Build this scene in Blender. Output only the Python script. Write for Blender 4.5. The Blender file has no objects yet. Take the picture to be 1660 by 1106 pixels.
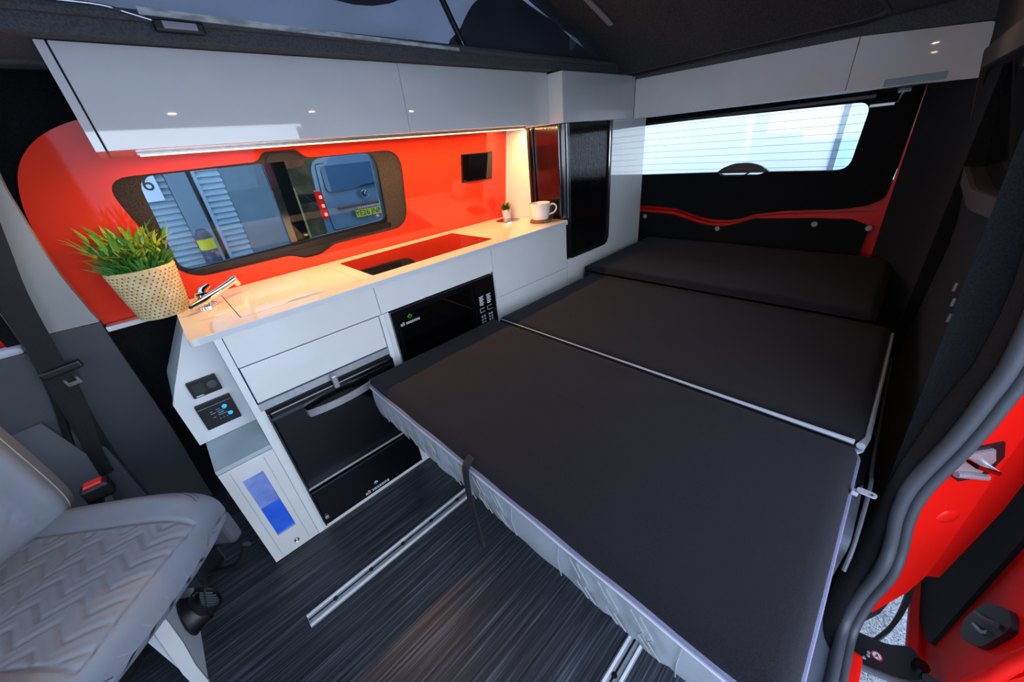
import bpy, bmesh, math, random
from mathutils import Vector, Matrix
from mathutils.geometry import delaunay_2d_cdt
random.seed(7)
sc = bpy.context.scene
COL = sc.collection
PI = math.pi

# ------------------------------------------------------------------ camera
cam_d = bpy.data.cameras.new('camera')
cam = bpy.data.objects.new('camera', cam_d)
COL.objects.link(cam)
RIGHT = Vector((0.7088470274087796, -0.6988336534683651, -0.09574662664445827))
DOWN = Vector((-0.3923686895004698, -0.2778561278192749, -0.8768368056445639))
FWD = Vector((0.5861592814529342, 0.6591111416243359, -0.47115793504221537))
m = Matrix.Identity(4)
for i in range(3):
    m[i][0] = RIGHT[i]; m[i][1] = -DOWN[i]; m[i][2] = -FWD[i]
m[2][3] = 1.30
cam.matrix_world = m
cam_d.sensor_width = 36.0
cam_d.lens = 585.973 * 36.0 / 1660.0
cam_d.clip_start = 0.02
sc.camera = cam

# ------------------------------------------------------------------ world and exposure
sc.view_settings.view_transform = 'Standard'
sc.view_settings.look = 'None'
sc.view_settings.gamma = 1.0
sc.view_settings.use_curve_mapping = False
sc.view_settings.exposure = 0.0
world = bpy.data.worlds.new('world'); sc.world = world
world.use_nodes = True
nt = world.node_tree
bg = nt.nodes['Background']
SKY_STRENGTH = 4.6
tc = nt.nodes.new('ShaderNodeTexCoord')
sep = nt.nodes.new('ShaderNodeSeparateXYZ')
ramp = nt.nodes.new('ShaderNodeValToRGB')
ramp.color_ramp.elements[0].position = 0.0; ramp.color_ramp.elements[0].color = (1.12, 1.24, 1.46, 1)
ramp.color_ramp.elements[1].position = 1.0; ramp.color_ramp.elements[1].color = (0.26, 0.46, 0.88, 1)
nz = nt.nodes.new('ShaderNodeTexNoise'); nz.inputs['Scale'].default_value = 2.6; nz.inputs['Detail'].default_value = 6
cr = nt.nodes.new('ShaderNodeValToRGB')
cr.color_ramp.elements[0].position = 0.48; cr.color_ramp.elements[1].position = 0.62
mx = nt.nodes.new('ShaderNodeMixRGB'); mx.inputs['Color2'].default_value = (0.92, 1.02, 1.2, 1)
nt.links.new(tc.outputs['Generated'], sep.inputs[0]); nt.links.new(sep.outputs['Z'], ramp.inputs[0])
nt.links.new(tc.outputs['Generated'], nz.inputs['Vector']); nt.links.new(nz.outputs['Fac'], cr.inputs[0])
nt.links.new(cr.outputs['Color'], mx.inputs['Fac']); nt.links.new(ramp.outputs['Color'], mx.inputs['Color1'])
nt.links.new(mx.outputs['Color'], bg.inputs['Color'])
bg.inputs['Strength'].default_value = SKY_STRENGTH

LED_POWER = 13.0
SPOT_POWER = 0.9

# ------------------------------------------------------------------ colour and materials
def srgb(h):
    h = h.lstrip('#')
    c = [int(h[i:i + 2], 16) / 255 for i in (0, 2, 4)]
    return tuple([x / 12.92 if x <= 0.04045 else ((x + 0.055) / 1.055) ** 2.4 for x in c] + [1])

def mat(name, col, rough=0.5, metal=0.0, coat=0.0, noise=None, bump=None, emit=None, spec=None, stretch=None, sheen=0.0):
    """noise=(scale, other colour, detail) mixes a second colour; bump=(scale, strength)"""
    ma = bpy.data.materials.new(name); ma.use_nodes = True
    t = ma.node_tree; n = t.nodes; b = n['Principled BSDF']
    c = srgb(col) if isinstance(col, str) else tuple(col) + (1,)
    b.inputs['Base Color'].default_value = c
    b.inputs['Roughness'].default_value = rough
    b.inputs['Metallic'].default_value = metal
    if coat: b.inputs['Coat Weight'].default_value = coat; b.inputs['Coat Roughness'].default_value = 0.03
    if spec is not None: b.inputs['Specular IOR Level'].default_value = spec
    if sheen: b.inputs['Sheen Weight'].default_value = sheen
    tcn = n.new('ShaderNodeTexCoord'); mp = n.new('ShaderNodeMapping')
    t.links.new(tcn.outputs['Object'], mp.inputs[0])
    if stretch: mp.inputs['Scale'].default_value = stretch
    if noise is None: noise = (6.0, None, 2)
    no = n.new('ShaderNodeTexNoise'); no.inputs['Scale'].default_value = noise[0]
    no.inputs['Detail'].default_value = noise[2] if len(noise) > 2 else 2
    t.links.new(mp.outputs[0], no.inputs['Vector'])
    c2 = srgb(noise[1]) if noise[1] else tuple(min(1, x * 0.96) for x in c[:3]) + (1,)
    rp = n.new('ShaderNodeValToRGB')
    rp.color_ramp.elements[0].position = 0.38; rp.color_ramp.elements[1].position = 0.62
    rp.color_ramp.elements[0].color = c; rp.color_ramp.elements[1].color = c2
    t.links.new(no.outputs['Fac'], rp.inputs[0]); t.links.new(rp.outputs['Color'], b.inputs['Base Color'])
    if bump:
        nb = n.new('ShaderNodeTexNoise'); nb.inputs['Scale'].default_value = bump[0]; nb.inputs['Detail'].default_value = 3
        t.links.new(mp.outputs[0], nb.inputs['Vector'])
        bu = n.new('ShaderNodeBump'); bu.inputs['Strength'].default_value = bump[1]; bu.inputs['Distance'].default_value = 0.002
        t.links.new(nb.outputs['Fac'], bu.inputs['Height']); t.links.new(bu.outputs['Normal'], b.inputs['Normal'])
    if emit:
        b.inputs['Emission Color'].default_value = srgb(emit[0]); b.inputs['Emission Strength'].default_value = emit[1]
    return ma

def glass(name, tint, gloss_rough=0.0, ior=1.45):
    ma = bpy.data.materials.new(name); ma.use_nodes = True
    t = ma.node_tree; n = t.nodes; n.remove(n['Principled BSDF'])
    tr = n.new('ShaderNodeBsdfTransparent'); tr.inputs['Color'].default_value = tuple(tint) + (1,)
    gl = n.new('ShaderNodeBsdfGlossy'); gl.inputs['Roughness'].default_value = gloss_rough
    fr = n.new('ShaderNodeFresnel'); fr.inputs['IOR'].default_value = ior
    mi = n.new('ShaderNodeMixShader')
    t.links.new(fr.outputs[0], mi.inputs[0]); t.links.new(tr.outputs[0], mi.inputs[1]); t.links.new(gl.outputs[0], mi.inputs[2])
    t.links.new(mi.outputs[0], n['Material Output'].inputs[0])
    return ma

def canvas_mat(name, col, trans):
    ma = mat(name, col, 0.85, noise=(40, None, 4), bump=(300, 0.3))
    t = ma.node_tree; n = t.nodes; b = n['Principled BSDF']
    tl = n.new('ShaderNodeBsdfTranslucent'); tl.inputs['Color'].default_value = srgb(trans)
    ad = n.new('ShaderNodeAddShader')
    t.links.new(b.outputs[0], ad.inputs[0]); t.links.new(tl.outputs[0], ad.inputs[1])
    t.links.new(ad.outputs[0], n['Material Output'].inputs[0])
    return ma

M = {}
M['white'] = mat('gloss_white_laminate', '#dce0e0', 0.03, coat=0.7)
M['white_soft'] = mat('satin_white_laminate', '#dce0e0', 0.05)
M['white_edge'] = mat('white_edge_banding', '#c9d2da', 0.35)
M['shelf'] = mat('reflection_tinted_shelf', '#a9bcc4', 0.25)  # blue reflection on the white ledge and return put into the base colour
M['white_matt'] = mat('white_side_panel', '#dde3e6', 0.28)
M['worktop'] = mat('gloss_white_worktop', '#e9e6e0', 0.06, coat=0.4)
M['red'] = mat('gloss_red_laminate', '#df3a25', 0.06, coat=0.1)
M['body_red'] = mat('red_car_paint', '#dc170f', 0.32, coat=0.15, spec=0.35)
M['felt'] = mat('charcoal_carpet_lining', '#191a1d', 0.95, noise=(260, '#0d0e11', 4), bump=(420, 1.0), spec=0.15, sheen=0.06)
M['felt_warm_lit'] = mat('warm_lit_carpet_lining', '#3b3632', 0.95, noise=(300, '#1c1a18', 5), bump=(420, 1.0), sheen=0.08)  # same charcoal carpet with warm lamp light put into the colour
M['roof_felt'] = mat('dark_roof_carpet', '#565659', 0.95, noise=(240, '#303033', 5), bump=(420, 1.0))
M['headlining'] = mat('dark_headlining', '#5a5d62', 0.9, noise=(200, '#484b4f', 4), bump=(500, 0.6))
M['black'] = mat('black_plastic', '#121316', 0.42, noise=(300, '#0c0d10', 2))
M['jet'] = mat('jet_black_trim', '#050506', 0.5)
M['black_soft'] = mat('black_rubber', '#15171a', 0.6, noise=(80, '#0e1012', 2))
M['gap'] = mat('shadow_gap_dark', '#1a1c1f', 0.8)
M['black_gloss'] = mat('gloss_black_glass', '#060608', 0.035, coat=0.6)
M['fridge_black'] = mat('fridge_black_door', '#05070c', 0.16, coat=0.3, bump=(120, 0.12))
M['micro_window'] = mat('microwave_window', '#020203', 0.05)
M['steel'] = mat('brushed_steel', '#c4c7ca', 0.34, metal=0.6, noise=(40, '#96999e', 3), stretch=(1, 30, 30))
M['alu'] = mat('aluminium_profile', '#c6ccd2', 0.34, metal=0.45, noise=(60, '#9aa2ab', 3), stretch=(1, 20, 20))
M['alu_bright'] = mat('bright_aluminium_lip', '#eef2f5', 0.3, metal=0.15)
M['chrome'] = mat('chrome', '#e2e4e6', 0.06, metal=1.0)
M['dark_chrome'] = mat('dark_chrome', '#6a7076', 0.15, metal=1.0)
M['tambour'] = mat('gloss_black_reeded_slat', '#08090b', 0.12, coat=0.6)
M['fabric'] = mat('charcoal_mattress_fabric', '#1c1c23', 0.85, noise=(500, '#121218', 3), bump=(900, 0.8), spec=0.15, sheen=0.06)
M['leather'] = mat('grey_leatherette', '#7f8894', 0.45, noise=(30, None, 3), bump=(700, 0.25))
M['leather_band'] = mat('pale_grey_leatherette', '#98a2ac', 0.45, noise=(30, None, 3), bump=(700, 0.25))
M['piping'] = mat('pale_piping', '#c2c7d2', 0.4)
M['zip'] = mat('grey_violet_zip_tape', '#767892', 0.6, noise=(900, '#5c5e78', 2))
M['thread'] = mat('pale_thread', '#a9b2ba', 0.6)
M['thread_dark'] = mat('plum_thread', '#4a3a4c', 0.6)
M['trim_light'] = mat('pale_grey_trim_plastic', '#9ba09f', 0.5, bump=(600, 0.3))
M['trim_dark'] = mat('dark_grey_trim_plastic', '#474a51', 0.5, bump=(600, 0.4))
M['trim_mid'] = mat('mid_grey_trim_plastic', '#5b6068', 0.5, bump=(600, 0.4))
M['belt'] = mat('black_webbing', '#16181b', 0.65, noise=(200, '#0e1013', 2), bump=(700, 0.6))
M['red_button'] = mat('red_button', '#e0281f', 0.35)
M['seal'] = mat('grey_rubber_seal', '#3c4147', 0.45, bump=(400, 0.2))
M['ceramic'] = mat('white_ceramic', '#e4e4e2', 0.15, coat=0.5)
M['cork'] = mat('brown_cork', '#8a5f3c', 0.8, noise=(120, '#6a4528', 4), bump=(200, 0.6))
M['soil'] = mat('dark_soil', '#2a2218', 0.95, bump=(120, 1.0))
M['stem'] = mat('dark_green_stem', '#2f5a24', 0.6)
M['leaf_a'] = mat('mid_green_leaf', '#6aa836', 0.42, noise=(30, '#55962f', 2))
M['leaf_b'] = mat('yellow_green_leaf', '#b4cf3c', 0.42, noise=(30, '#8fbc38', 2))
M['leaf_c'] = mat('blue_green_leaf', '#458a3a', 0.42, noise=(30, '#377c3a', 2))
M['leaf_d'] = mat('pale_green_leaf', '#a3c878', 0.42, noise=(30, '#78b053', 2))
M['succulent'] = mat('olive_succulent_leaf', '#5f7d1f', 0.5, noise=(60, '#44611a', 2))
M['basket'] = mat('woven_palm_straw', '#d9c8a0', 0.7, noise=(25, '#c9b482', 3), bump=(60, 0.7))
M['basket_hole'] = mat('basket_gap_shade', '#5b442a', 0.9)
M['led'] = mat('warm_led_diffuser', '#ffd9a0', 0.4, emit=('#ffb870', 7.0))
M['lamp'] = mat('warm_lamp_lens', '#ffe2b8', 0.4, emit=('#ffd09a', 90.0))
M['lens'] = mat('frosted_lamp_lens', '#a8a6b0', 0.3)
M['strip_pale'] = mat('clear_pvc_strip', '#dfe4e4', 0.3, noise=(14, '#a4acad', 2), stretch=(1.5, 6, 6))
M['canvas'] = canvas_mat('blue_grey_roof_canvas', '#606672', '#444a54')
M['canvas_dark'] = canvas_mat('dark_roof_canvas', '#3a3d46', '#1c1f26')
M['window_dark'] = mat('dark_smoked_glass', '#050607', 0.06, coat=0.4)
M['blue_deep'] = mat('deep_blue_gradient_tone', '#2a62e0', 0.2, coat=0.4, noise=(6, '#3b78ee', 3))  # deep end of the pane's light gradient, painted flat; nothing lights it from behind
M['blue_pale'] = mat('pale_blue_gradient_tone', '#8fa8e6', 0.2, coat=0.4, noise=(12, '#6f86d0', 4))  # pale end of the pane's light gradient, painted flat
M['screen'] = mat('grey_green_screen', '#2c3532', 0.25)
M['display_grey'] = mat('grey_display_mark', '#6f777d', 0.5)
M['cyan'] = mat('lit_cyan_button', '#2aa6e8', 0.4, emit=('#2aa6e8', 0.8))
M['print'] = mat('white_print', '#dfe4ea', 0.5)
M['print_grey'] = mat('grey_print', '#9aa0aa', 0.5)
M['green_print'] = mat('green_print', '#37b52c', 0.5)
M['glass_tint'] = glass('tinted_window_glass', (0.56, 0.66, 0.71), 0.0)
M['glass_clear'] = glass('clear_glass', (0.93, 0.97, 0.99), 0.0)
M['acrylic'] = glass('clear_acrylic', (0.85, 0.9, 0.93), 0.05)
M['defrost'] = mat('grey_defroster_wire', '#54606a', 0.5)
M['plate_black'] = mat('black_plate_print', '#1a1708', 0.5)
# floor vinyl: fine streaks along the van
def floor_mat():
    ma = bpy.data.materials.new('dark_streaked_vinyl'); ma.use_nodes = True
    t = ma.node_tree; n = t.nodes; b = n['Principled BSDF']
    tcn = n.new('ShaderNodeTexCoord'); mp = n.new('ShaderNodeMapping'); mp.inputs['Scale'].default_value = (2.2, 150, 1)
    no = n.new('ShaderNodeTexNoise'); no.inputs['Scale'].default_value = 1.0; no.inputs['Detail'].default_value = 3; no.inputs['Roughness'].default_value = 0.7
    rp = n.new('ShaderNodeValToRGB')
    e = rp.color_ramp.elements; e[0].position = 0.34; e[0].color = srgb('#1c1f24'); e[1].position = 0.72; e[1].color = srgb('#6a6f78')
    x = rp.color_ramp.elements.new(0.52); x.color = srgb('#33373e')
    t.links.new(tcn.outputs['Object'], mp.inputs[0]); t.links.new(mp.outputs[0], no.inputs['Vector'])
    t.links.new(no.outputs['Fac'], rp.inputs[0]); t.links.new(rp.outputs['Color'], b.inputs['Base Color'])
    b.inputs['Roughness'].default_value = 0.42
    b.inputs['Specular IOR Level'].default_value = 0.35
    bu = n.new('ShaderNodeBump'); bu.inputs['Strength'].default_value = 0.25; bu.inputs['Distance'].default_value = 0.001
    t.links.new(no.outputs['Fac'], bu.inputs['Height']); t.links.new(bu.outputs['Normal'], b.inputs['Normal'])
    return ma
M['floor'] = floor_mat()
def ground_mat():
    ma = bpy.data.materials.new('speckled_tarmac'); ma.use_nodes = True
    t = ma.node_tree; n = t.nodes; b = n['Principled BSDF']
    tcn = n.new('ShaderNodeTexCoord')
    v = n.new('ShaderNodeTexVoronoi'); v.inputs['Scale'].default_value = 260
    rp = n.new('ShaderNodeValToRGB'); e = rp.color_ramp.elements
    e[0].position = 0.1; e[0].color = srgb('#33383c'); e[1].position = 0.9; e[1].color = srgb('#a2a8ae')
    t.links.new(tcn.outputs['Object'], v.inputs['Vector']); t.links.new(v.outputs['Color'], rp.inputs[0])
    t.links.new(rp.outputs['Color'], b.inputs['Base Color']); b.inputs['Roughness'].default_value = 0.9
    return ma
M['ground'] = ground_mat()

# ------------------------------------------------------------------ mesh helpers
class B:
    def __init__(s): s.v = []; s.f = []
    def add(s, vs, fs):
        o = len(s.v); s.v += [tuple(v) for v in vs]; s.f += [tuple(i + o for i in f) for f in fs]; return s
    def box(s, x0, x1, y0, y1, z0, z1, bev=0.0):
        bm = bmesh.new(); bmesh.ops.create_cube(bm, size=1)
        for v in bm.verts:
            v.co = Vector(((x0 + x1) / 2 + v.co.x * (x1 - x0), (y0 + y1) / 2 + v.co.y * (y1 - y0), (z0 + z1) / 2 + v.co.z * (z1 - z0)))
        if bev: bmesh.ops.bevel(bm, geom=bm.edges[:], offset=bev, segments=2, profile=0.6, affect='EDGES')
        return s.frombm(bm)
    def frombm(s, bm):
        bm.verts.index_update()
        s.add([v.co[:] for v in bm.verts], [[v.index for v in f.verts] for f in bm.faces]); bm.free(); return s
    def prism(s, pts, fn, d0, d1):
        """pts: 2D outline, fn(a, b, d) -> 3D"""
        return s.plate(pts, [], fn, d0, d1)
    def plate(s, outer, holes, fn, d0, d1, grid=None):
        loops = [outer] + holes
        vs = []; es = []
        for lp in loops:
            o = len(vs); vs += [Vector(p) for p in lp]; es += [(o + i, o + (i + 1) % len(lp)) for i in range(len(lp))]
        if grid:
            xs = [p[0] for p in outer]; ys = [p[1] for p in outer]
            x = min(xs) + grid * .53
            while x < max(xs):
                y = min(ys) + grid * .47
                while y < max(ys): vs.append(Vector((x, y))); y += grid
                x += grid
        rv, re, rf, ov, oe, of = delaunay_2d_cdt(vs, es, [], 2 if holes else (0 if grid else 1), 1e-6)
        pts = [(p.x, p.y) for p in rv]
        def inside(pt, lp):
            c = False; j = len(lp) - 1
            for i in range(len(lp)):
                (xi, yi), (xj, yj) = lp[i], lp[j]
                if (yi > pt[1]) != (yj > pt[1]) and pt[0] < (xj - xi) * (pt[1] - yi) / (yj - yi) + xi: c = not c
                j = i
            return c
        fs = []
        for f in rf:
            cx = sum(pts[i][0] for i in f) / len(f); cy = sum(pts[i][1] for i in f) / len(f)
            if inside((cx, cy), outer) and not any(inside((cx, cy), h) for h in holes): fs.append(f)
        n = len(pts)
        V = [fn(p[0], p[1], d0) for p in pts] + [fn(p[0], p[1], d1) for p in pts]
        F = [list(f) for f in fs] + [[i + n for i in reversed(f)] for f in fs]
        s.add(V, F)
        for lp in loops:
            k = len(lp)
            V = [fn(p[0], p[1], d0) for p in lp] + [fn(p[0], p[1], d1) for p in lp]
            s.add(V, [[i, (i + 1) % k, (i + 1) % k + k, i + k] for i in range(k)])
        return s
    def tube(s, pts, r, n=10, cap=True, closed=False):
        pts = [Vector(p) for p in pts]; rs = r if isinstance(r, (list, tuple)) else [r] * len(pts)
        rings = []; up = None
        for i, p in enumerate(pts):
            a = pts[i - 1] if i > 0 else (pts[-1] if closed else p); c = pts[(i + 1) % len(pts)] if (i < len(pts) - 1 or closed) else p
            t = (c - a).normalized() if (c - a).length > 1e-9 else Vector((0, 0, 1))
            if up is None: up = t.orthogonal().normalized()
            up = (up - t * up.dot(t)); up = up.normalized() if up.length > 1e-6 else t.orthogonal().normalized()
            w = t.cross(up)
            rings.append([p + (up * math.cos(2 * PI * k / n) + w * math.sin(2 * PI * k / n)) * rs[i] for k in range(n)])
        V = [v for rg in rings for v in rg]; F = []
        m_ = len(pts)
        for i in range(m_ if closed else m_ - 1):
            j = (i + 1) % m_
            for k in range(n): F.append([i * n + k, i * n + (k + 1) % n, j * n + (k + 1) % n, j * n + k])
        if cap and not closed: F.append(list(range(n))[::-1]); F.append([(m_ - 1) * n + k for k in range(n)])
        return s.add(V, F)
    def lathe(s, prof, c, n=32, axis=None, capb=True, capt=False, fn=None):
        """prof: list of (r, h); axis: matrix orienting local z"""
        A = axis or Matrix.Identity(3); c = Vector(c); V = []; F = []
        for r, h in prof:
            for k in range(n):
                a = 2 * PI * k / n
                rr = r if fn is None else r + fn(a, h)
                V.append(c + A @ Vector((rr * math.cos(a), rr * math.sin(a), h)))
        for i in range(len(prof) - 1):
            for k in range(n): F.append([i * n + k, i * n + (k + 1) % n, (i + 1) * n + (k + 1) % n, (i + 1) * n + k])
        if capb: F.append(list(range(n))[::-1])
        if capt: F.append([(len(prof) - 1) * n + k for k in range(n)])
        return s.add(V, F)
    def grid(s, fn, nu, nv, closeu=False):
        V = [fn(i / nu, j / nv) for i in range(nu + (0 if closeu else 1)) for j in range(nv + 1)]
        F = []; R = nu if closeu else nu
        cnt = nu if closeu else nu + 1
        for i in range(R):
            i2 = (i + 1) % cnt
            for j in range(nv): F.append([i * (nv + 1) + j, i2 * (nv + 1) + j, i2 * (nv + 1) + j + 1, i * (nv + 1) + j + 1])
        return s.add(V, F)
    def ribbon(s, pts, width, wdir, thick, tdir):
        pts = [Vector(p) for p in pts]; wdir = Vector(wdir); tdir = Vector(tdir)
        V = []
        for p in pts:
            for a, b in ((-1, 0), (1, 0), (1, 1), (-1, 1)): V.append(p + wdir * (a * width / 2) + tdir * (b * thick))
        F = [[0, 1, 2, 3][::-1]]
        for i in range(len(pts) - 1):
            o = i * 4
            for k in range(4): F.append([o + k, o + (k + 1) % 4, o + 4 + (k + 1) % 4, o + 4 + k])
        o = (len(pts) - 1) * 4; F.append([o, o + 1, o + 2, o + 3])
        return s.add(V, F)
    def xf(s, Mx):
        s.v = [tuple(Mx @ Vector(v)) for v in s.v]; return s

def rrect(a0, a1, b0, b1, r, n=6):
    if not isinstance(r, (list, tuple)): r = [r] * 4
    out = []
    for (ca, cb, st, rr) in ((a1 - r[0], b1 - r[0], 0, r[0]), (a0 + r[1], b1 - r[1], 90, r[1]), (a0 + r[2], b0 + r[2], 180, r[2]), (a1 - r[3], b0 + r[3], 270, r[3])):
        if rr < 1e-6: out.append((ca, cb)); continue
        for k in range(n + 1):
            an = math.radians(st + 90 * k / n); out.append((ca + rr * math.cos(an), cb + rr * math.sin(an)))
    return out

def roundpoly(pts, r, n=6):
    """round the corners of a 2D polygon; r per corner or scalar"""
    out = []; k = len(pts)
    for i in range(k):
        rr = r[i] if isinstance(r, (list, tuple)) else r
        p = Vector(pts[i]); a = Vector(pts[i - 1]); b = Vector(pts[(i + 1) % k])
        if rr <= 0: out.append(tuple(p)); continue
        da = (a - p); db = (b - p); d = min(rr, da.length * .48, db.length * .48)
        A = p + da.normalized() * d; C = p + db.normalized() * d
        for q in range(n + 1):
            t = q / n; out.append(tuple(A * (1 - t) ** 2 + p * 2 * t * (1 - t) + C * t * t))
    return out

def catmull(P, n=6, closed=False):
    P = [Vector(p) for p in P]; out = []
    k = len(P); rng = range(k if closed else k - 1)
    for i in rng:
        p1 = P[i]; p2 = P[(i + 1) % k]
        p0 = P[i - 1] if (i > 0 or closed) else p1 * 2 - p2
        p3 = P[(i + 2) % k] if (i + 2 < k or closed) else p2 * 2 - p1
        for q in range(n):
            t = q / n
            out.append(0.5 * ((2 * p1) + (p2 - p0) * t + (2 * p0 - 5 * p1 + 4 * p2 - p3) * t * t + (3 * p1 - p0 - 3 * p2 + p3) * t ** 3))
    if not closed: out.append(P[-1])
    return out

def thing(name, label, cat, loc=(0, 0, 0), rz=0.0, group=None):
    o = bpy.data.objects.new(name, None); COL.objects.link(o)
    o.empty_display_size = 0.05
    o.location = loc; o.rotation_euler = (0, 0, rz); o['label'] = label; o['category'] = cat
    if group: o['group'] = group
    return o

def put(name, b, m_, parent=None, smooth=False, local=False, label=None, kind=None, ang=40):
    """b in world coordinates unless local=True; parent may be a thing, a structure mesh or a part"""
    me = bpy.data.meshes.new(name)
    off = Vector((0, 0, 0))
    if parent is not None and not local:
        root = parent
        while root.parent: root = root.parent
        off = Vector(root.location)
        if parent is root: loc = Vector((0, 0, 0))
    me.from_pydata([tuple(Vector(v) - off) for v in b.v] if off.length else b.v, [], b.f)
    ms = m_ if isinstance(m_, (list, tuple)) else [m_]
    for q in ms: me.materials.append(q)
    bm = bmesh.new(); bm.from_mesh(me)
    bmesh.ops.remove_doubles(bm, verts=bm.verts[:], dist=1e-5)
    bmesh.ops.recalc_face_normals(bm, faces=bm.faces[:])
    if smooth:
        for f in bm.faces: f.smooth = True
        for e in bm.edges:
            if len(e.link_faces) == 2 and e.calc_face_angle(0) > math.radians(ang): e.smooth = False
    bm.to_mesh(me); bm.free()
    o = bpy.data.objects.new(name, me); COL.objects.link(o)
    if parent is not None: o.parent = parent
    if label: o['label'] = label
    if kind: o['kind'] = kind
    return o

def single(name, b, m_, label, cat, smooth=False, group=None, kind=None):
    """a thing that is one mesh; origin at its base centre"""
    xs = [v[0] for v in b.v]; ys = [v[1] for v in b.v]; zs = [v[2] for v in b.v]
    o0 = Vector(((min(xs) + max(xs)) / 2, (min(ys) + max(ys)) / 2, min(zs)))
    b.v = [tuple(Vector(v) - o0) for v in b.v]
    o = put(name, b, m_, smooth=smooth); o.location = o0
    o['label'] = label; o['category'] = cat
    if group: o['group'] = group
    if kind: o['kind'] = kind
    return o

def struct(name, b, m_, smooth=False, label=None, parent=None):
    o = put(name, b, m_, parent=parent, smooth=smooth)
    if parent is None: o['kind'] = 'structure'
    if label: o['label'] = label
    return o

def text(name, s, Mx, size, m_, parent, extrude=0.0006, align='CENTER', label=None, space=1.0):
    cu = bpy.data.curves.new(name, 'FONT'); cu.body = s; cu.size = size; cu.align_x = align; cu.align_y = 'CENTER'
    cu.extrude = extrude; cu.space_character = space; cu.resolution_u = 3
    tmp = bpy.data.objects.new('tmp_text', cu); COL.objects.link(tmp)
    bpy.context.view_layer.update()
    me = bpy.data.meshes.new_from_object(tmp.evaluated_get(bpy.context.evaluated_depsgraph_get()))
    bpy.data.objects.remove(tmp)
    me.name = name; me.materials.clear(); me.materials.append(m_)
    me.transform(Mx)
    root = parent
    while root.parent: root = root.parent
    if root.rotation_euler.z == 0: me.transform(Matrix.Translation(-Vector(root.location)))
    o = bpy.data.objects.new(name, me); COL.objects.link(o); o.parent = parent
    if label: o['label'] = label
    return o

def facing_minus_y(x, y, z): return Matrix.Translation((x, y, z)) @ Matrix.Rotation(PI / 2, 4, 'X')
XZ = lambda y0: (lambda a, b, d: (a, y0 + d, b))      # plate in a plane y = const, thickness towards +y
YZ = lambda x0: (lambda a, b, d: (x0 + d, a, b))
XY = lambda z0: (lambda a, b, d: (a, b, z0 - d))

YK = 1.2956                                        # front plane of the kitchen units
def yw(z): return 1.785 - 0.16 * (z - 0.915)       # kitchen side wall lining, leaning in with height
def yr(z, x=2.3): return -0.150 + 0.17 * max(0.0, z - 0.85) - 0.045 * max(0.0, 2.3 - x) / 1.3   # sliding door side wall lining
WALLF = lambda off: (lambda a, b, d: (a, yw(b) + off + d, b))
RWALL = lambda off: (lambda a, b, d: (a, yr(b, a) - off - d, b))

# ================================================================== SETTING
g = B().box(-14, 18, -14, 20, -0.62, -0.57)
struct('ground', g, M['ground'])
f = B().box(-1.6, 2.62, -0.195, 1.93, -0.06, 0.0)
struct('floor', f, M['floor'])

# window opening in the kitchen side wall
WO = [(-0.052, 1.332), (0.967, 1.342), (0.954, 0.992), (0.012, 0.983)]
def window_outline(grow=0.0):
    top = [(0.967, 1.342), (0.60, 1.340), (0.545, 1.342), (0.52, 1.372), (0.40, 1.372), (0.375, 1.342), (-0.052, 1.332)]
    bot = [(0.012, 0.983), (0.32, 0.984), (0.38, 0.984), (0.43, 0.958), (0.50, 0.958), (0.57, 0.988), (0.954, 0.992)]
    pts = top + bot
    rad = [0.09, 0, 0.02, 0.02, 0.02, 0.02, 0.07, 0.09, 0, 0.02, 0.02, 0.02, 0.02, 0.09]
    return roundpoly(pts, rad)
GO = roundpoly([(0.852, 1.340), (0.028, 1.330), (0.014, 0.992), (0.858, 1.012)], [0.07, 0.05, 0.05, 0.05])

# outer body wall with a hole for the glass, carpet lined
wall = B().plate([(-0.46, -0.25), (2.62, -0.25), (2.62, 1.66), (-0.46, 1.66)], [roundpoly([(0.885, 1.358), (0.018, 1.345), (0.005, 0.99), (0.885, 1.01)], 0.05)],
                 WALLF(0.035), 0.0, 0.06)
wl = struct('wall_left', wall, M['felt'])
wl2 = B().box(-1.6, -0.46, 1.83, 1.90, -0.2, 0.90)
put('cab_door_lower_wall', wl2, M['felt'], wl)

# right wall behind the sliding door opening, with the side window recess
sw = roundpoly([(1.20, 1.385), (1.05, 1.13), (1.80, 1.055), (2.22, 1.09), (2.30, 1.385)], 0.09)
rw = B().plate([(1.0, -0.05), (2.62, -0.05), (2.62, 1.64), (1.0, 1.64)], [sw], RWALL(0.0), 0.0, 0.05, grid=0.09)
wr = struct('wall_right', rw, M['felt'])
# rounded front return of the lining down to the rubber seal
path = [(0.95, -0.085, 1.62), (0.95, -0.11, 1.45), (0.95, -0.155, 1.2), (0.95, -0.185, 0.93), (0.95, -0.184, 0.81), (0.95, -0.178, 0.71), (0.95, -0.164, 0.578), (0.95, -0.167, 0.49), (0.95, -0.184, 0.39), (0.935, -0.188, 0.33), (0.945, -0.188, 0.17), (0.92, -0.188, 0.07), (0.84, -0.188, 0.03)]
pc = catmull(path, 6)
def felt_roll(u, v):
    i = u * (len(pc) - 1); k = min(int(i), len(pc) - 2); t = i - k
    p = pc[k].lerp(pc[k + 1], t); z = p.z
    lowf = max(0.0, min(1.0, (1.0 - z) / 0.25))
    p = Vector((p.x - 0.006, p.y - 0.004, z))
    xq = 1.06 + 0.12 * lowf
    q = Vector((xq, yr(z, xq) + 0.001, z))
    mid = Vector((p.x + 0.03, yr(z, 1.0) + 0.010 + 0.055 * lowf, z))
    return tuple(p * (1 - v) ** 2 + mid * 2 * v * (1 - v) + q * v * v)
put('felt_post_return', B().grid(felt_roll, 54, 10), M['felt'], wr, smooth=True)
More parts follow.
